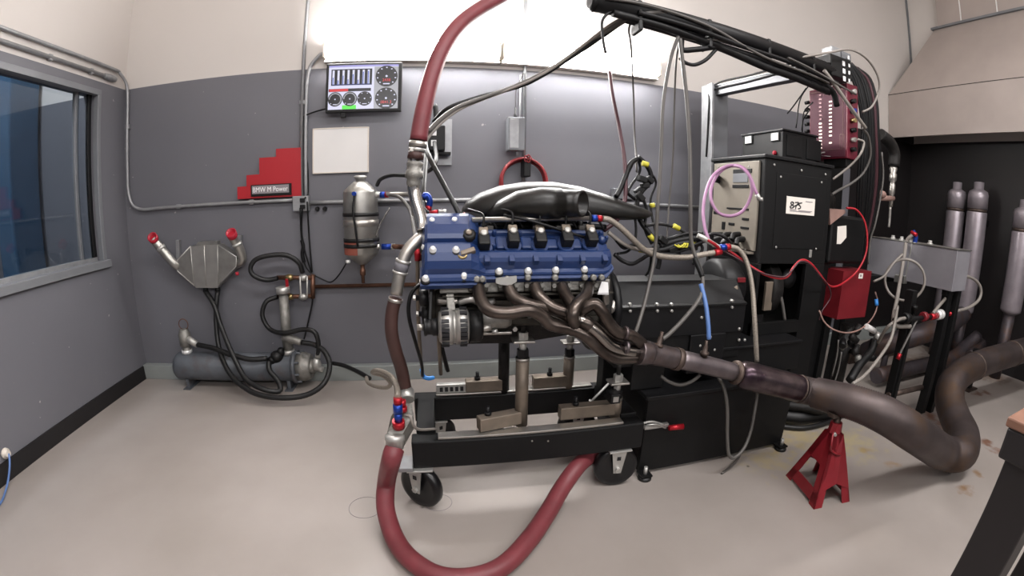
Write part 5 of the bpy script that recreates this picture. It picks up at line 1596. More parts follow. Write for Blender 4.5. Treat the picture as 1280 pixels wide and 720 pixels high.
bm = thing('overhead_boom', 'black round overhead boom carrying bundled cables', 'boom', (1.4, 1.75, 2.1))
b0, b1 = A(742, 2, z=2.14), A(1042, 91, z=2.14)
obj('beam', B().cyl(b0, b1, .044, n=20), 'black_satin', bm)
obj('end_cap', B().cyl(b0 - (b1 - b0) * .012, b0, .03, .046, 20), 'black_plastic', bm)
dd = (b1 - b0)
for t in (.13, .37, .62, .85):
    p = b0 + dd * t
    obj('cable_strap', B().box(p - Z * .035, (.02, .085, .14), None, .006), 'black_rubber', bm)
def bun(t, dy, dz):
    p = b0 + dd * t
    return p + V((0, dy, dz))
bundles = [(.018, [(.05, -.02, -.045), (.2, -.03, -.06), (.37, -.02, -.075), (.55, -.03, -.085), (.75, -.03, -.09), (.95, -.03, -.12), (1.0, -.02, -.2)]),
           (.016, [(.1, .01, -.05), (.37, .01, -.07), (.6, .0, -.09), (.8, .0, -.10), (.97, .0, -.13)]),
           (.020, [(.3, -.01, -.06), (.45, -.02, -.09), (.6, -.03, -.12), (.75, -.03, -.125), (.93, -.03, -.14)]),
           (.012, [(.12, -.045, -.03), (.3, -.05, -.04), (.5, -.05, -.06), (.7, -.05, -.06), (.98, -.05, -.08)])]
for i, (r, pts_) in enumerate(bundles):
    obj('bundled_cable', B().tube([bun(*q) for q in pts_], r, 8), 'cable_black', bm)
obj('grey_lead', B().tube([bun(.02, -.05, .0), bun(.15, -.055, .01), bun(.35, -.055, -.01), bun(.5, -.055, -.06), bun(.62, -.055, -.085), bun(.8, -.055, -.09), bun(.92, -.055, -.10)], .007, 8), 'cable_grey', bm)
obj('grey_lead', B().tube([bun(.18, .0, -.05), bun(.30, -.02, -.085), bun(.40, -.04, -.06), bun(.55, -.05, -.07)], .005, 8), 'cable_grey', bm)
obj('black_droop', B().tube(pth([(852, 50, 1.72), (853, 62, 1.72), (868, 62, 1.72), (885, 60, 1.72), (897, 58, 1.73)]), .013, 8), 'cable_black', bm)
obj('black_droop', B().tube(pth([(850, 72, 1.72), (856, 78, 1.72), (868, 81, 1.72), (882, 75, 1.72), (893, 64, 1.73), (899, 58, 1.73)]), .009, 8), 'cable_black', bm)
obj('black_droop', B().tube(pth([(782, 14, 1.68), (765, 14, 1.68), (753, 26, 1.68), (754, 50, 1.68), (757, 66, 1.68)]), .006, 8), 'cable_black', bm)

gp = thing('support_frame', 'grey steel channel post and arm behind the cabinet', 'frame', (2.0, 2.78, 0))
gx0, gx1 = A(890, 150, y=2.78).x, A(912, 150, y=2.78).x
gzt = A(890, 105, y=2.78).z
obj('post', B().b2((gx0 + .02, 2.80, 0), (gx1, 2.92, gzt), .003), 'grey_frame', gp)
obj('post_flange', B().b2((gx0, 2.78, 0), (gx0 + .02, 2.92, gzt + .01), .002), 'galv', gp)
ga, gb = V((gx0 + .07, 2.86, gzt - .04)), A(1005, 92, z=gzt - .04)
obj('arm', B().beam(ga, gb, .07, .07, Z, .004), 'grey_frame', gp)
obj('arm_lip', B().beam(ga + Z * .037, gb + Z * .037, .085, .006, Z), 'galv', gp)
for k, (dz, dx) in enumerate(((.05, -.02), (.045, .02), (-.0, -.045))):
    obj('arm_wire', B().tube([ga + V((dx - .03, -.02, -.5)), ga + V((dx - .03, -.05, -.1)), ga + V((dx, -.05, dz)), ga.lerp(gb, .5) + V((dx, 0, dz + .01)), gb + V((dx, 0, dz + .03))], .007, 6), 'cable_black', gp)
# ------------------------------------------------------------------ boxes and plumbing right of the cabinet
yb_ = 1.98
bb = thing('black_case', 'black case with a white tag right of the cabinet', 'case', A(1060, 325, y=yb_))
a, c = A(1040, 268, y=yb_), A(1078, 330, y=yb_)
obj('body', B().b2((a.x, yb_, c.z), (c.x, yb_ + .2, a.z), .02), 'black_plastic', bb)
obj('white_tag', B().prism([A(1047, 283, y=yb_ - .002), A(1058, 282, y=yb_ - .002), A(1058, 297, y=yb_ - .002), A(1051, 305, y=yb_ - .002), A(1046, 305, y=yb_ - .002)], (0, .003, 0)), 'sticker', bb)
obj('mount', B().b2((a.x + .02, yb_ + .05, 0), (a.x + .1, yb_ + .15, c.z), .004), 'black_paint', bb)
one('wood_wedge', B().prism([A(1037, 262, y=yb_ - .02), A(1056, 262, y=yb_ - .02), A(1057, 266, y=yb_ - .02), A(1038, 281, y=yb_ - .02)], (0, .12, 0)), 'wood_pink', 'pinkish wedge block on top of the black case', 'wedge')
rd = thing('red_box', 'dark red metal box with a small white plate', 'box', A(1062, 395, y=1.90))
a, c = A(1044, 338, y=1.97), A(1081, 396, y=1.90)
a.z = A(1062, 339, y=1.90).z
fx = A(1049, 380, y=1.90).x
obj('body', B().prism([(a.x, 1.97, c.z), (fx, 1.90, c.z), (c.x, 1.90, c.z), (c.x, 2.08, c.z), (a.x, 2.08, c.z)], (0, 0, a.z - c.z)), 'box_red', rd)
obj('white_plate', B().box(A(1076, 345, y=1.897), (.045, .005, .035), None, .002), 'sticker', rd)
obj('plate_mark', B().box(A(1076, 344.5, y=1.894), (.018, .002, .014), None), 'ink_pale', rd)
obj('bracket', B().b2((a.x + .02, 2.0, 0), (a.x + .08, 2.08, c.z), .004), 'black_paint', rd)

# aluminium reservoir on a black stand
TXx = 3.2
a, c = A(1088, 297, x=TXx), A(1190, 362, x=TXx)
tz1, tz0_ = 1.303 - .0385 * TXx, 1.303 - .124 * TXx
at = thing('header_tank', 'boxy aluminium water tank with a coiled grey hose hung on it', 'tank', (TXx + .1, (a.y + c.y) / 2, tz0_))
ym_ = A(1137, 330, x=TXx).y
obj('body', B().b2((TXx, c.y, tz0_), (TXx + .22, a.y, tz1), .004), 'tank_alu', at)
obj('top_lip', B().b2((TXx - .006, c.y - .006, tz1), (TXx + .226, a.y + .006, tz1 + .008), .002), 'alu_brushed', at)
obj('corner_seam', B().beam((TXx - .003, ym_, tz1), (TXx - .003, ym_ + .02, tz0_), .008, .006, X), 'zinc', at)
obj('drip_pocket', B().b2((TXx - .03, ym_ + .01, tz0_ - .02), (TXx + .02, ym_ + .10, tz0_ + .035), .004), 'alu_brushed', at)
for u in (1116, 1127, 1140, 1163):
    p = A(u, 300, x=TXx + .06)
    obj('fitting', B().lathe((TXx + .06, p.y, tz1 + .006), Z, [(.022, 0), (.022, .012), (.014, .014), (.014, .03)], 12), 'zinc', at)
p = A(1144, 300, x=TXx + .05)
obj('blue_fitting', B().tube([(TXx + .05, p.y, tz1), (TXx + .05, p.y, tz1 + .05), (TXx + .03, p.y + .02, tz1 + .085)], .018, 10), 'an_blue', at)
obj('red_fitting', B().cyl(A(1146, 294, x=TXx + .02), A(1139, 290, x=TXx + .02), .014, n=10), 'an_red', at)
tst = thing('tank_stand', 'black four-legged stand under the aluminium tank', 'stand', (3.1, 1.8, 0))
for u, v, y_, zt_ in ((1103, 528, None, tz0_), (1150, 515, None, tz0_)):
    f = A(u, v, z=0)
    obj('stand_leg', B().b2((f.x - .03, f.y - .03, 0), (f.x + .03, f.y + .03, zt_), .004), 'black_paint', tst)
obj('stand_leg', B().b2((3.36, c.y + .02, 0), (3.41, c.y + .07, tz0_), .004), 'black_paint', tst)
obj('stand_leg', B().b2((2.75, 2.1, 0), (2.81, 2.16, tz0_), .004), 'black_paint', tst)
obj('stand_beam', B().b2((3.24, 1.56, tz0_ - .04), (3.45, 1.60, tz0_ - .0), .004), 'black_paint', tst)
obj('stand_beam', B().b2((2.72, 2.1, tz0_ - .05), (3.45, 2.16, tz0_ - .0), .004), 'black_paint', tst)
f0 = A(1100, 470, z=.25)
obj('stand_brace', B().cyl(A(1110, 494, y=1.60), A(1152, 484, y=1.60), .02, n=8), 'exhaust_rust', tst)

# mufflers and pipes against the black wall
for k, (u, lbl) in enumerate(((1197, 'tall silver muffler tube nearest the header tank'), (1224, 'tall silver muffler tube, right one of the close pair'), (1282, 'silver muffler tube cut by the right picture edge'))):
    xx = 4.95
    pt = A(u, 228 if k < 2 else 250, x=xx)
    r = [.098, .105, .105][k]
    zt_ = pt.z
    zb_ = A(u - 8, 396, x=xx).z
    m = thing('muffler', lbl, 'muffler', (xx, pt.y, 0), 'mufflers in the sooty corner')
    H_ = zt_ - zb_
    obj('shell', B().lathe((xx, pt.y, zb_), Z, [(r * .55, 0), (r * .97, .03), (r, .05), (r, H_ - .30), (r * .98, H_ - .29)], 28), 'muffler', m)
    obj('band', B().lathe((xx, pt.y, zb_ + H_ - .29), Z, [(r * .96, 0), (r * .96, .03)], 28), 'exhaust_rust', m)
    obj('shoulder', B().lathe((xx, pt.y, zb_ + H_ - .26), Z, [(r, 0), (r, .14), (r * .9, .17), (r * .55, .19)], 28), 'muffler', m)
    obj('outlet', B().lathe((xx, pt.y, zb_ + H_ - .07), Z, [(r * .58, -.005), (r * .5, .0), (r * .5, .07), (r * .42, .072)], 20), 'muffler', m)
    obj('lower_pipe', B().cyl((xx, pt.y, 0), (xx, pt.y, zb_ + .01), r * .55, n=18), 'pipe_floor', m)
    obj('wall_bracket', B().b2((xx + r - .01, pt.y - .04, zb_ + .9), (XR - .001, pt.y + .04, zb_ + .95)), 'black_paint', m)

# floor pipes behind the stand
fp = thing('floor_pipe', 'dark pipe rising from the floor behind the tank stand', 'pipe', A(1150, 450, z=.05))
obj('pipe', B().tube([A(1095, 470, z=.10), A(1130, 462, z=.10), A(1160, 455, z=.10), A(1190, 447, z=.12), A(1207, 433, z=.2), A(1222, 420, z=.30)], .065, 14), 'pipe_floor', fp)
obj('stub', B().tube([A(1212, 445, z=.15), A(1224, 433, z=.2), A(1234, 422, z=.26)], .055, 12), 'pipe_floor', fp)
f2 = thing('floor_pipe', 'upper dark pipe curving behind the fittings rail', 'pipe', A(1150, 430, z=.1))
obj('pipe', B().tube([A(1083, 440, z=.16), A(1110, 430, z=.30), A(1150, 418, z=.42), A(1185, 405, z=.48), A(1205, 392, z=.50)], .09, 14), 'pipe_floor', f2)
obj('foot', B().cyl(A(1110, 430, z=.30), V((A(1110, 430, z=.30).x, A(1110, 430, z=.30).y, 0)), .03, n=10), 'pipe_floor', f2)
one('floor_beam', B().b2((3.6, 2.55, 0), (4.6, 2.68, .1), .006), 'exhaust_rust', 'rusty beam lying on the floor in the sooty corner', 'beam')
f3 = thing('white_pipe_end', 'thin floor pipe with a white collar beside the duct', 'pipe', A(1165, 475, z=.05))
obj('pipe', B().cyl(A(1163, 479, z=.06), A(1190, 462, z=.06), .03, n=12), 'pipe_floor', f3)
obj('collar', B().cyl(A(1157, 483, z=.06), A(1165, 478, z=.06), .035, n=12), 'white_board', f3)
ps = thing('pipe_support', 'short black post under the ribbed duct', 'post', A(1208, 485, z=0))
g = A(1209, 486, z=0)
obj('foot_plate', B().b2((g.x - .09, g.y - .06, 0), (g.x + .09, g.y + .06, .015)), 'exhaust_rust', ps)
obj('post', B().b2((g.x - .03, g.y - .03, .015), (g.x + .03, g.y + .03, .36), .003), 'black_paint', ps)

# fittings rail: valves and white couplers under the tank
vr = thing('fitting_rail', 'red and white hose couplers on a black rail', 'couplers', A(1150, 395, y=1.58))
yv = 1.56
obj('rail', B().cyl(A(1118, 400, y=yv), A(1172, 396, y=yv), .016, n=10), 'black_satin', vr)
obj('black_valve', B().lathe(A(1130, 398, y=yv), X, [(.03, 0), (.036, .02), (.03, .06), (.02, .08)], 12), 'black_plastic', vr)
obj('valve_knob', B().lathe(A(1142, 392, y=yv), Z, [(.012, 0), (.012, .03), (.02, .032), (.02, .05)], 10), 'black_plastic', vr)
obj('red_coupler', B().lathe(A(1153, 396, y=yv), X, [(.028, 0), (.032, .006), (.03, .04), (.02, .06)], 14), 'box_red', vr)
obj('red_nut', B().cyl(A(1163, 396, y=yv), A(1171, 395, y=yv), .022, n=12), 'an_red', vr)
obj('white_coupler', B().lathe(A(1171, 394, y=yv), V((1, 0, .05)), [(.025, 0), (.034, .008), (.034, .03), (.026, .034), (.034, .04), (.034, .066), (.02, .07)], 16), 'bolt_white', vr)
obj('red_tip', B().cyl(A(1186, 393, y=yv), A(1193, 389, y=yv), .014, n=10), 'an_red', vr)
obj('support', B().b2((A(1140, 400, y=yv).x, yv - .0, .0), (A(1140, 400, y=yv).x + .03, yv + .03, .82), .003), 'black_paint', vr)
hg = 'cable_lgrey'
cable('hose', [(1143, 292, 2.0), (1134, 300, 1.95), (1131, 315, 1.88), (1126, 345, 1.82), (1121, 375, 1.72), (1117, 395, 1.66), (1120, 407, 1.60), (1138, 408, 1.56)], .014, hg, 'pale hose from the tank top looping under the coupler rail', 'hose')
cable('hose', [(1190, 349, 1.62), (1205, 345, 1.60), (1219, 350, 1.58), (1226, 361, 1.56), (1224, 374, 1.55), (1212, 384, 1.55), (1195, 389, 1.56)], .012, hg, 'pale hose arching right of the tank to the white coupler', 'hose')
cable('hose', [(1186, 352, 1.62), (1188, 360, 1.60), (1184, 370, 1.58), (1174, 382, 1.57), (1166, 392, 1.56)], .012, hg, 'short pale hose from the tank corner to the red coupler', 'hose')
one('hose', B().torus(A(1131, 350, y=1.72), V((-.8, -.55, 0)), .135, .009, 36, 8).tube(pth([(1128, 318, 1.72), (1116, 330, 1.74), (1105, 345, 1.76), (1092, 352, 1.8)]), .008, 8), hg, 'coiled grey hose hung on the front of the tank', 'hose')
cable('hose', [(1122, 383, 1.66), (1119, 400, 1.55), (1113, 425, 1.50), (1097, 450, 1.45), (1080, 470, 1.42), (1066, 480, 1.40)], .010, hg, 'grey hose sagging down onto the exhaust pipe', 'hose')
thin_hose = cable('hose', [(1147, 398, 1.56), (1136, 420, 1.55), (1126, 440, 1.55), (1124, 445, 1.55)], .008, 'cable_grey', 'thin hose with a red tip hanging below the coupler rail', 'hose')
obj('red_tip', B().cyl(A(1125, 442, y=1.55), A(1122, 449, y=1.55), .014, n=10), 'an_red', thin_hose, 'red hose tip')
cable('hose', [(1137, 397, 1.56), (1125, 399, 1.55), (1113, 406, 1.56), (1105, 415, 1.6), (1098, 428, 1.66)], .011, hg, 'pale hose bending left from the black valve', 'hose')

# valve and fitting cluster low behind the exhaust
vb = thing('valve_cluster', 'cluster of pipes and brass valves behind the exhaust', 'valves', A(1075, 440, y=1.8))
for i in range(10):
    u, v = random.uniform(1046, 1092), random.uniform(405, 462)
    p = A(u, v, y=1.85 + random.uniform(-.05, .1))
    obj('fitting', B().lathe(p, V((random.uniform(-1, 1), random.uniform(-.5, .5), random.uniform(-1, 1))), [(.018, 0), (.026, .01), (.026, .04), (.02, .045), (.02, .07)], 10), random.choice(['alu_cast', 'brass', 'black_plastic', 'cast_dark', 'zinc']), vb)
obj('white_valve', B().cyl(A(1083, 408, y=1.78), A(1093, 414, y=1.78), .02, n=10), 'white_board', vb)
obj('steel_valve', B().cyl(A(1095, 424, y=1.76), A(1099, 416, y=1.76), .022, n=10), 'zinc', vb)
obj('main_pipe', B().tube(pth([(1062, 476, 1.75), (1075, 455, 1.78), (1088, 440, 1.80), (1093, 425, 1.82)]), .03, 12), 'black_rubber', vb)
obj('back_pipe', B().cyl(A(1060, 405, y=2.0), V((A(1060, 405, y=2.0).x, 2.0, 0)), .05, n=14), 'cast_dark', vb)
obj('chain', B().tube(pth([(1048, 425, 1.80), (1046, 445, 1.79), (1040, 470, 1.78)]), .006, 6).tube(pth([(1052, 440, 1.80), (1048, 462, 1.79), (1043, 478, 1.78)]), .006, 6), 'cable_grey', vb)
# black drum pile on the floor behind the base
one('rubber_duct', B().tube([A(978, 520, z=.046), A(1000, 522, z=.046), A(1022, 519, z=.046), A(1050, 513, z=.046)], .045, 12), 'black_rubber', 'thick black rubber duct on the floor behind the dynamometer', 'duct')
one('rubber_duct', B().tube([A(980, 506, z=.12), A(1005, 509, z=.12), A(1028, 512, z=.12), A(1040, 506, z=.10)], .033, 12), 'cast_dark', 'thinner dark duct lying on top of the thick rubber one', 'duct')
one('rubber_duct', B().tube([A(975, 533, z=.018), A(1005, 535, z=.018), A(1035, 528, z=.018), A(1060, 516, z=.018)], .017, 10), 'black_rubber', 'thin black hose on the floor in front of the rubber ducts', 'hose')
# pipe with brass valve hanging by the wall
bv = thing('gas_pipe', 'hanging dark pipe with a brass valve before the black wall', 'pipe', A(1113, 250, y=2.2))
yg = 2.1
obj('elbow_pipe', B().tube(pth([(1100, 168, yg), (1112, 178, yg), (1118, 192, yg), (1117, 208, yg)]), .045, 14), 'cast_dark', bv)
obj('valve', B().lathe(A(1117, 208, y=yg), A(1113, 262, y=yg) - A(1117, 208, y=yg), [(.028, 0), (.032, .02), (.022, .05), (.03, .06), (.03, .10), (.018, .12), (.024, .14), (.024, .2), (.016, .22), (.016, .30)], 14), 'steel', bv)
obj('probe', B().tube(pth([(1113, 258, yg), (1112, 275, yg), (1111, 284, yg)]), .01, 8), 'steel', bv)
obj('tee_arm', B().cyl(A(1116, 248, y=yg), A(1094, 248, y=yg), .022, .016, 12), 'wood_pink', bv)
obj('tee_knob', B().ell(A(1101, 243, y=yg - .02), (.05, .04, .03), 12, 8), 'wood_pink', bv)
# dark machine column behind
mc = thing('machine_column', 'dark upright machine column behind the maroon box', 'column', (2.9, 2.55, 0))
obj('column', B().b2((2.72, 2.45, 0), (3.05, 2.8, 1.75), .01), 'black_paint', mc)
obj('grey_drum', B().lathe((2.72, 2.35, 1.18), Z, [(.07, 0), (.08, .01), (.08, .26), (.05, .30)], 20), 'cast_dark', mc)

# workbench corner at the lower right
wbn = thing('workbench', 'black workbench leg and wooden top at the right edge', 'workbench', (1.4, -.1, 0))
obj('leg', B().b2((1.0, .168, 0), (1.09, .262, .93), .006), 'table_black', wbn)
obj('leg', B().b2((1.0, -.42, 0), (1.09, -.33, .93), .006), 'table_black', wbn)
obj('leg', B().b2((1.75, .168, 0), (1.84, .262, .93), .006), 'table_black', wbn)
obj('rail', B().b2((.985, -.44, .90), (1.86, .275, .965), .006), 'table_black', wbn)
obj('top', B().b2((.98, -.46, .965), (1.88, .28, .985), .004), 'table_wood', wbn)
# ------------------------------------------------------------------ hanging cables and looms
cg, cbk = 'cable_grey', 'cable_black'
cable('cable', [(762, 90, 2.2), (766, 120, 2.1), (774, 160, 2.0), (780, 195, 1.92), (782, 230, 1.87), (780, 255, 1.84), (771, 275, 1.80), (755, 288, 1.78)], .010, 'cable_maroon', 'dark maroon cable hanging down to the air box')
cable('cable', [(790, 25, 1.72), (786, 38, 1.75), (789, 60, 1.9), (792, 120, 2.1), (793, 165, 2.1), (795, 195, 2.0), (796, 215, 1.95)], .005, cg, 'thin grey wire hanging from the boom to the loom')
cable('cable', [(848, 45, 1.70), (838, 75, 1.72), (829, 130, 1.72), (826, 200, 1.70), (822, 260, 1.68), (818, 320, 1.68), (808, 370, 1.62), (798, 405, 1.56), (794, 416, 1.52)], .008, cg, 'long grey cable falling from the boom behind the header')
cable('cable', [(850, 45, 1.72), (845, 80, 1.78), (843, 130, 1.85), (841, 200, 1.9), (836, 260, 1.9), (833, 310, 1.85)], .005, cg, 'thin grey wire beside the long grey cable')
lead_ = cable('cable', [(850, 48, 1.70), (853, 75, 1.70), (858, 120, 1.70), (862, 180, 1.68), (863, 250, 1.66), (864, 300, 1.66), (871, 325, 1.64), (878, 345, 1.60), (876, 370, 1.56), (858, 395, 1.53), (838, 416, 1.51), (828, 424, 1.50)], .009, cg, 'grey lead falling from the boom to the collector sensor')
obj('black_sleeve', B().tube(pth([(868, 322, 1.64), (873, 334, 1.62), (878, 346, 1.60)]), .012, 8), cbk, lead_)
cable('cable', [(876, 355, 1.58), (882, 380, 1.54), (885, 405, 1.51), (886, 424, 1.50)], .010, 'cable_blue', 'light blue lead down to the exhaust sensor')
cable('cable', [(832, 15, 1.68), (800, 18, 1.68), (770, 32, 1.75), (730, 58, 1.9), (690, 85, 1.98), (650, 105, 2.0), (610, 120, 2.0), (575, 133, 1.95), (552, 148, 1.88), (535, 165, 1.82)], .010, cg, 'grey loom sweeping from the boom across to the red hose')
cable('cable', [(800, 14, 1.68), (765, 30, 1.76), (725, 60, 1.9), (680, 92, 1.98), (640, 110, 2.0), (600, 125, 2.0), (570, 139, 1.94), (545, 160, 1.86), (527, 185, 1.80), (519, 215, 1.78)], .008, 'cable_lgrey', 'pale loom sweeping just under the grey one to the red hose')
cable('cable', [(790, 20, 1.70), (720, 68, 1.92), (660, 104, 2.0), (600, 121, 2.02), (560, 135, 2.0), (542, 152, 2.05)], .009, cbk, 'black loom twisted along the grey sweeping looms')
# engine loom with yellow tags right of the engine
lm_ = thing('wiring_loom', 'black engine wiring loom with yellow tags hanging right of the engine', 'wiring loom', A(830, 305, y=1.85))
def lt_(pts, r, m='cable_black', nm='branch'):
    return obj(nm, B().tube(pth(pts), r, 8), m, lm_)
lt_([(797, 198, 1.92), (788, 205, 1.90), (782, 220, 1.88), (776, 235, 1.86), (770, 246, 1.84)], .012)
lt_([(797, 196, 1.92), (806, 204, 1.92), (813, 216, 1.92), (812, 228, 1.92), (802, 240, 1.92), (796, 255, 1.9), (800, 275, 1.88), (812, 292, 1.86), (822, 305, 1.84)], .012)
lt_([(798, 200, 1.95), (800, 212, 1.95), (796, 222, 1.95), (790, 230, 1.93), (782, 244, 1.9)], .007)
lt_([(812, 215, 1.93), (820, 228, 1.95), (813, 250, 1.95), (816, 275, 1.93), (822, 300, 1.88)], .006)
lt_([(806, 283, 1.86), (822, 280, 1.86), (840, 283, 1.86), (855, 290, 1.85), (870, 298, 1.84)], .007)
lt_([(785, 258, 1.84), (794, 275, 1.83), (794, 300, 1.82), (785, 314, 1.80), (772, 317, 1.78)], .006)
lt_([(825, 308, 1.84), (835, 304, 1.84), (850, 300, 1.84), (865, 298, 1.83), (880, 297, 1.82)], .016)
lt_([(815, 312, 1.84), (830, 312, 1.83), (848, 305, 1.83), (862, 303, 1.82)], .014)
lt_([(768, 318, 1.74), (778, 326, 1.74), (790, 330, 1.74), (802, 324, 1.78), (815, 318, 1.82), (850, 318, 1.82)], .009)
lt_([(825, 318, 1.84), (824, 328, 1.84), (822, 336, 1.84)], .012)
lt_([(814, 320, 1.84), (812, 335, 1.9), (806, 345, 2.0), (790, 352, 2.1)], .006)
for p_, q_ in (((803, 204), (810, 206)), ((799, 264), (800, 271)), ((812, 294), (817, 300)), ((842, 282), (849, 286)), ((815, 254), (816, 259)), ((799, 312), (806, 313)), ((846, 297), (853, 298)), ((868, 302), (875, 304))):
    obj('yellow_tag', B().cyl(A(*p_, y=1.85), A(*q_, y=1.85), .0125, n=8), 'yellow', lm_)
for (u, v) in ((798, 238), (806, 232), (812, 225), (826, 310), (834, 308), (845, 301), (858, 298), (868, 296), (874, 294), (879, 299)):
    p = A(u, v, y=1.85)
    obj('connector', B().box(p, (.04, .03, .024), Matrix.Rotation(random.uniform(-.8, .8), 3, 'Y'), .005), random.choice(['black_plastic', 'black_plastic', 'cable_grey']), lm_)
for pts_ in ([(800, 240, 1.9), (808, 262, 1.9), (806, 285, 1.88), (815, 305, 1.85)], [(790, 205, 1.93), (783, 222, 1.92), (784, 240, 1.92), (795, 250, 1.92)], [(822, 302, 1.84), (840, 310, 1.83), (862, 308, 1.82), (885, 300, 1.81)],
             [(818, 296, 1.86), (836, 298, 1.85), (858, 292, 1.84), (876, 292, 1.83)], [(880, 298, 1.82), (892, 292, 1.80), (905, 296, 1.78), (915, 305, 1.78)], [(822, 310, 1.85), (838, 316, 1.84), (856, 312, 1.83), (874, 306, 1.82)],
             [(870, 298, 1.83), (878, 310, 1.82), (872, 322, 1.82), (866, 330, 1.84)], [(770, 300, 1.76), (780, 310, 1.78), (792, 306, 1.8), (806, 310, 1.84)]):
    lt_(pts_, .008)
for (u, v) in ((820, 316), (840, 312), (852, 307), (866, 309), (886, 296), (895, 300), (905, 303), (829, 300), (800, 246), (803, 224)):
    p = A(u, v, y=1.83)
    obj('connector', B().box(p, (.045, .03, .028), Matrix.Rotation(random.uniform(-.8, .8), 3, 'Y'), .005), 'black_plastic', lm_)
for k in range(3):
    lt_([(843 + k * 4, 306, 1.82), (850 + k * 4, 309, 1.80), (856 + k * 2, 304, 1.80)], .004, 'yellow', 'yellow_wire')
cable('hose', [(753, 273.3, 1.74), (762, 275, 1.74), (775, 284, 1.74), (790, 298, 1.74), (805, 312, 1.75), (825, 320, 1.75), (855, 322, 1.75), (880, 318, 1.74), (897, 315, 1.73)], .013, 'hose_braid', 'braided fuel hose swagging from the rail to the cabinet', 'hose')
cable('hose', [(760, 290, 1.76), (775, 302, 1.76), (788, 309, 1.77), (800, 312, 1.80), (818, 312, 1.82)], .009, 'cable_lgrey', 'thinner pale hose under the braided fuel hose', 'hose')
fn = thing('hose_fitting', 'red and blue anodised fitting in front of the instrument panel', 'fitting', A(902, 312, y=1.72))
obj('red_collar', B().cyl(A(893, 316, y=1.73), A(901, 314.5, y=1.73), .016, n=10), 'an_red', fn)
obj('blue_nut', B().cyl(A(900, 309.5, y=1.73), A(907, 309, y=1.73), .016, n=8), 'an_blue', fn)
obj('red_nut', B().cyl(A(907, 309, y=1.73), A(912, 308.5, y=1.73), .016, n=8), 'an_red', fn)
obj('steel_body', B().tube(pth([(872, 294, 1.76), (880, 298, 1.75), (890, 304, 1.74), (901, 310, 1.73)]), [.012, .014, .012, .01], 10), 'zinc', fn)
obj('red_lead', B().tube(pth([(884, 300, 1.74), (894, 306, 1.73), (901, 312, 1.73)]), .008, 8), 'an_red', fn)
cable('hose', [(912, 308.5, 1.73), (922, 311, 1.72), (931, 322, 1.70), (937, 340, 1.67), (941, 365, 1.63), (943, 395, 1.58), (945, 430, 1.55), (946, 452, 1.54)], .012, 'hose_braid', 'pale braided hose running down in front of the cabinet edge', 'hose')
cable('cable', [(911, 313, 1.74), (925, 323, 1.72), (940, 334, 1.70), (958, 344, 1.68), (975, 348, 1.67), (985, 345, 1.67), (992, 334, 1.67), (1002, 325, 1.67), (1013, 329, 1.68), (1024, 342, 1.70), (1035, 356, 1.74), (1045, 358, 1.80), (1058, 351, 1.85), (1072, 338, 1.86), (1082, 318, 1.87), (1084, 295, 1.88), (1080, 275, 1.9), (1070, 262, 1.92), (1058, 260, 1.94)], .0065, 'cable_red', 'long red wire waving across the front of the cabinet')
cable('cable', [(905, 314, 1.74), (925, 325, 1.71), (945, 338, 1.69), (962, 344, 1.67), (980, 346, 1.66), (990, 338, 1.66), (1000, 327, 1.66), (1012, 330, 1.67), (1025, 345, 1.69), (1036, 358, 1.73), (1038, 372, 1.76), (1028, 388, 1.76), (1024, 400, 1.76)], .004, 'cable_maroon', 'thin dark red wire under the long red wire')
brown_wire = cable('cable', [(1024, 388, 1.76), (1030, 402, 1.74), (1042, 412, 1.72), (1060, 416, 1.74), (1078, 410, 1.78), (1092, 395, 1.84), (1097, 378, 1.88), (1094, 365, 1.9)], .005, 'wood_pink', 'thin brownish wire looping under the red box')
obj('blue_tape', B().cyl(A(1096, 382, y=1.87), A(1095, 374, y=1.885), .014, n=10), 'blue_tape', brown_wire, 'scrap of bright blue tape')
pc = thing('purple_cable', 'looped lilac cable hung over the instrument panel', 'cable', A(905, 250, y=1.8))
obj('cable', B().tube(pth([(886, 300, 1.76), (881, 285, 1.80), (879, 262, 1.85), (883, 238, 1.9), (892, 219, 1.95), (908, 208, 1.95), (925, 208, 1.90), (936, 218, 1.85), (940, 235, 1.82), (936, 252, 1.82), (927, 265, 1.83), (913, 270, 1.85), (898, 266, 1.88), (889, 250, 1.92), (890, 232, 1.96), (899, 216, 1.97), (912, 208, 1.95), (926, 209, 1.88), (937, 220, 1.82), (944, 238, 1.78), (949, 248, 1.77)]), .0085, 8), 'cable_purple', pc)
obj('end_connector', B().cyl(A(946, 243, y=1.77), A(950, 250, y=1.765), .012, n=10).cyl(A(949, 249, y=1.765), A(953.5, 249, y=1.75), .010, n=10), 'zinc', pc)
cable('cable', [(1000, 72, 1.76), (1035, 66, 1.74), (1062, 62, 1.72), (1082, 72, 1.72), (1096, 92, 1.74), (1099, 112, 1.76), (1090, 133, 1.78), (1078, 140, 1.80)], .007, 'cable_lgrey', 'pale cable arching from the boom round the relay strip')
cable('cable', [(1030, 88, 1.72), (1045, 108, 1.72), (1060, 130, 1.72), (1076, 152, 1.74), (1082, 160, 1.76)], .011, 'cable_lgrey', 'thick pale cable slanting across the maroon box')
cable('cable', [(985, 72, 1.72), (1010, 84, 1.72), (1035, 98, 1.71), (1052, 108, 1.71), (1070, 118, 1.74)], .006, 'cable_grey', 'thin grey wire from the boom into the maroon box')
cable('cable', [(1078, 160, 1.78), (1086, 172, 1.8), (1088, 195, 1.82), (1080, 215, 1.85), (1066, 228, 1.88), (1048, 238, 1.88), (1040, 243, 1.87)], .008, 'cable_grey', 'grey cable curling under the maroon box to the cabinet')
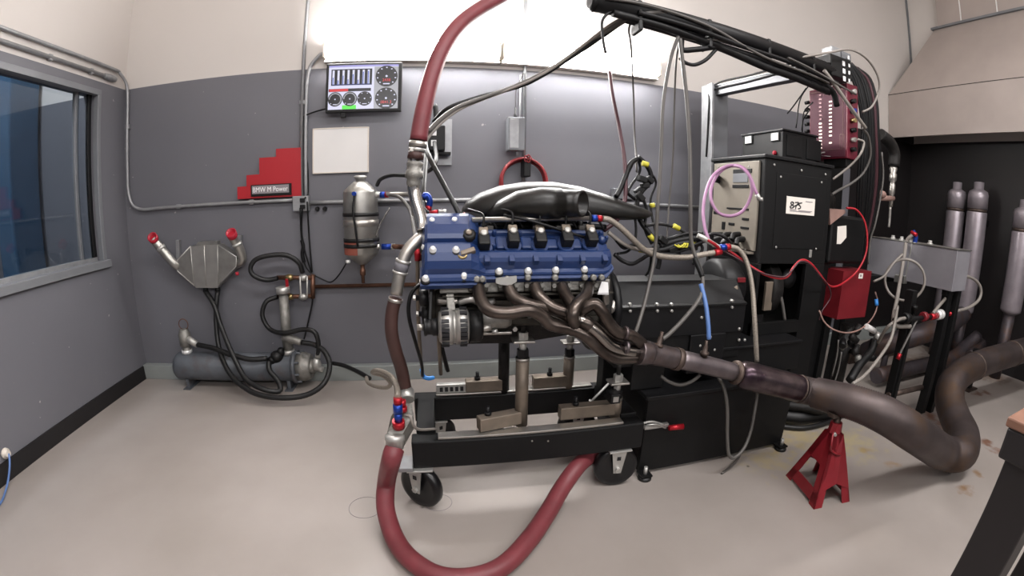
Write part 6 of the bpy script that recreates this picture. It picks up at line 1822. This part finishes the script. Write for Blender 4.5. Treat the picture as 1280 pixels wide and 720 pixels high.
cable('cable', [(1072, 174, 1.80), (1080, 178, 1.78), (1076, 192, 1.78), (1065, 205, 1.82), (1052, 216, 1.86), (1041, 224, 1.88)], .007, 'cable_lgrey', 'short pale cable from the maroon box to the cabinet edge')
cable('cable', [(1102, 190, 1.9), (1104, 220, 1.9), (1100, 250, 1.9), (1094, 280, 1.9), (1088, 300, 1.92), (1085, 330, 1.92)], .007, 'cable_grey', 'grey wire hanging beside the gas pipe')
tr_ = thing('cable_bundle', 'thick trunk of black cables behind the maroon box', 'cable', A(1080, 200, y=1.95))
for k in range(9):
    o = k * 2.6
    obj('cable', B().tube(pth([(1050 + o, 70 + k * 2, 1.95), (1066 + o, 100, 1.93), (1074 + o, 130, 1.92), (1078 + o * .9, 165, 1.93), (1074 + o * 1.2, 200, 1.95), (1072 + o * 1.2, 240, 1.98), (1070 + o * .7, 300, 2.05)]), .009 + .004 * (k % 3), 8), 'cable_black' if k != 7 else 'cable_maroon', tr_)
for (a_, c_, e_, lb_) in (((1008, 110), (990, 135), (984, 142), 'thin dark wire straying farthest left of the maroon box'), ((1013, 104), (1000, 125), (995, 160), 'thin dark wire falling from the boom end left of the maroon box'),
                         ((1016, 128), (1005, 140), (1002, 163), 'thin dark wire from the upper left plugs of the maroon box'), ((1012, 137), (1004, 150), (1003, 165), 'thin dark wire from the lower left plugs of the maroon box')):
    one('wire', B().tube(pth([(a_[0], a_[1], 2.0), (c_[0], c_[1], 2.1), (e_[0], e_[1], 2.12)]), .0045, 6), 'cable_black', lb_, 'wire')
# leads below the exhaust by the dyno base
cable('cable', [(898, 472, 1.60), (905, 485, 1.56), (909, 510, 1.54), (909, 545, 1.53), (911, 568, 1.52), (918, 572, 1.52), (930, 560, 1.54), (938, 540, 1.57), (943, 515, 1.60), (946, 495, 1.62), (946, 478, 1.58)], .009, 'cable_grey', 'grey hose looping in front of the dyno base', 'hose')
one('cable', B().tube([A(912, 571, y=1.52), A(925, 568, z=.03), A(915, 582, z=.008), A(902, 592, z=.006)], .006, 8), 'cable_grey', 'loose cable end lying on the floor by the dyno base', 'cable')
cable('cable', [(826, 470, 1.60), (836, 477, 1.58), (850, 481, 1.57), (864, 477, 1.56), (876, 468, 1.55)], .008, 'cable_grey', 'grey cable sagging just under the exhaust collector')
# chalk-like rings drawn on the floor
for u, v, r, lbl in ((457, 634, .075, 'thin pencil ring drawn on the floor left of the red hose'), (548, 628, .06, 'faint ring mark on the floor under the left castor')):
    c = A(u, v, z=.0012)
    one('floor_mark', B().torus(c, Z, r, .0012, 40, 4), 'ink_pale', lbl, 'floor mark')
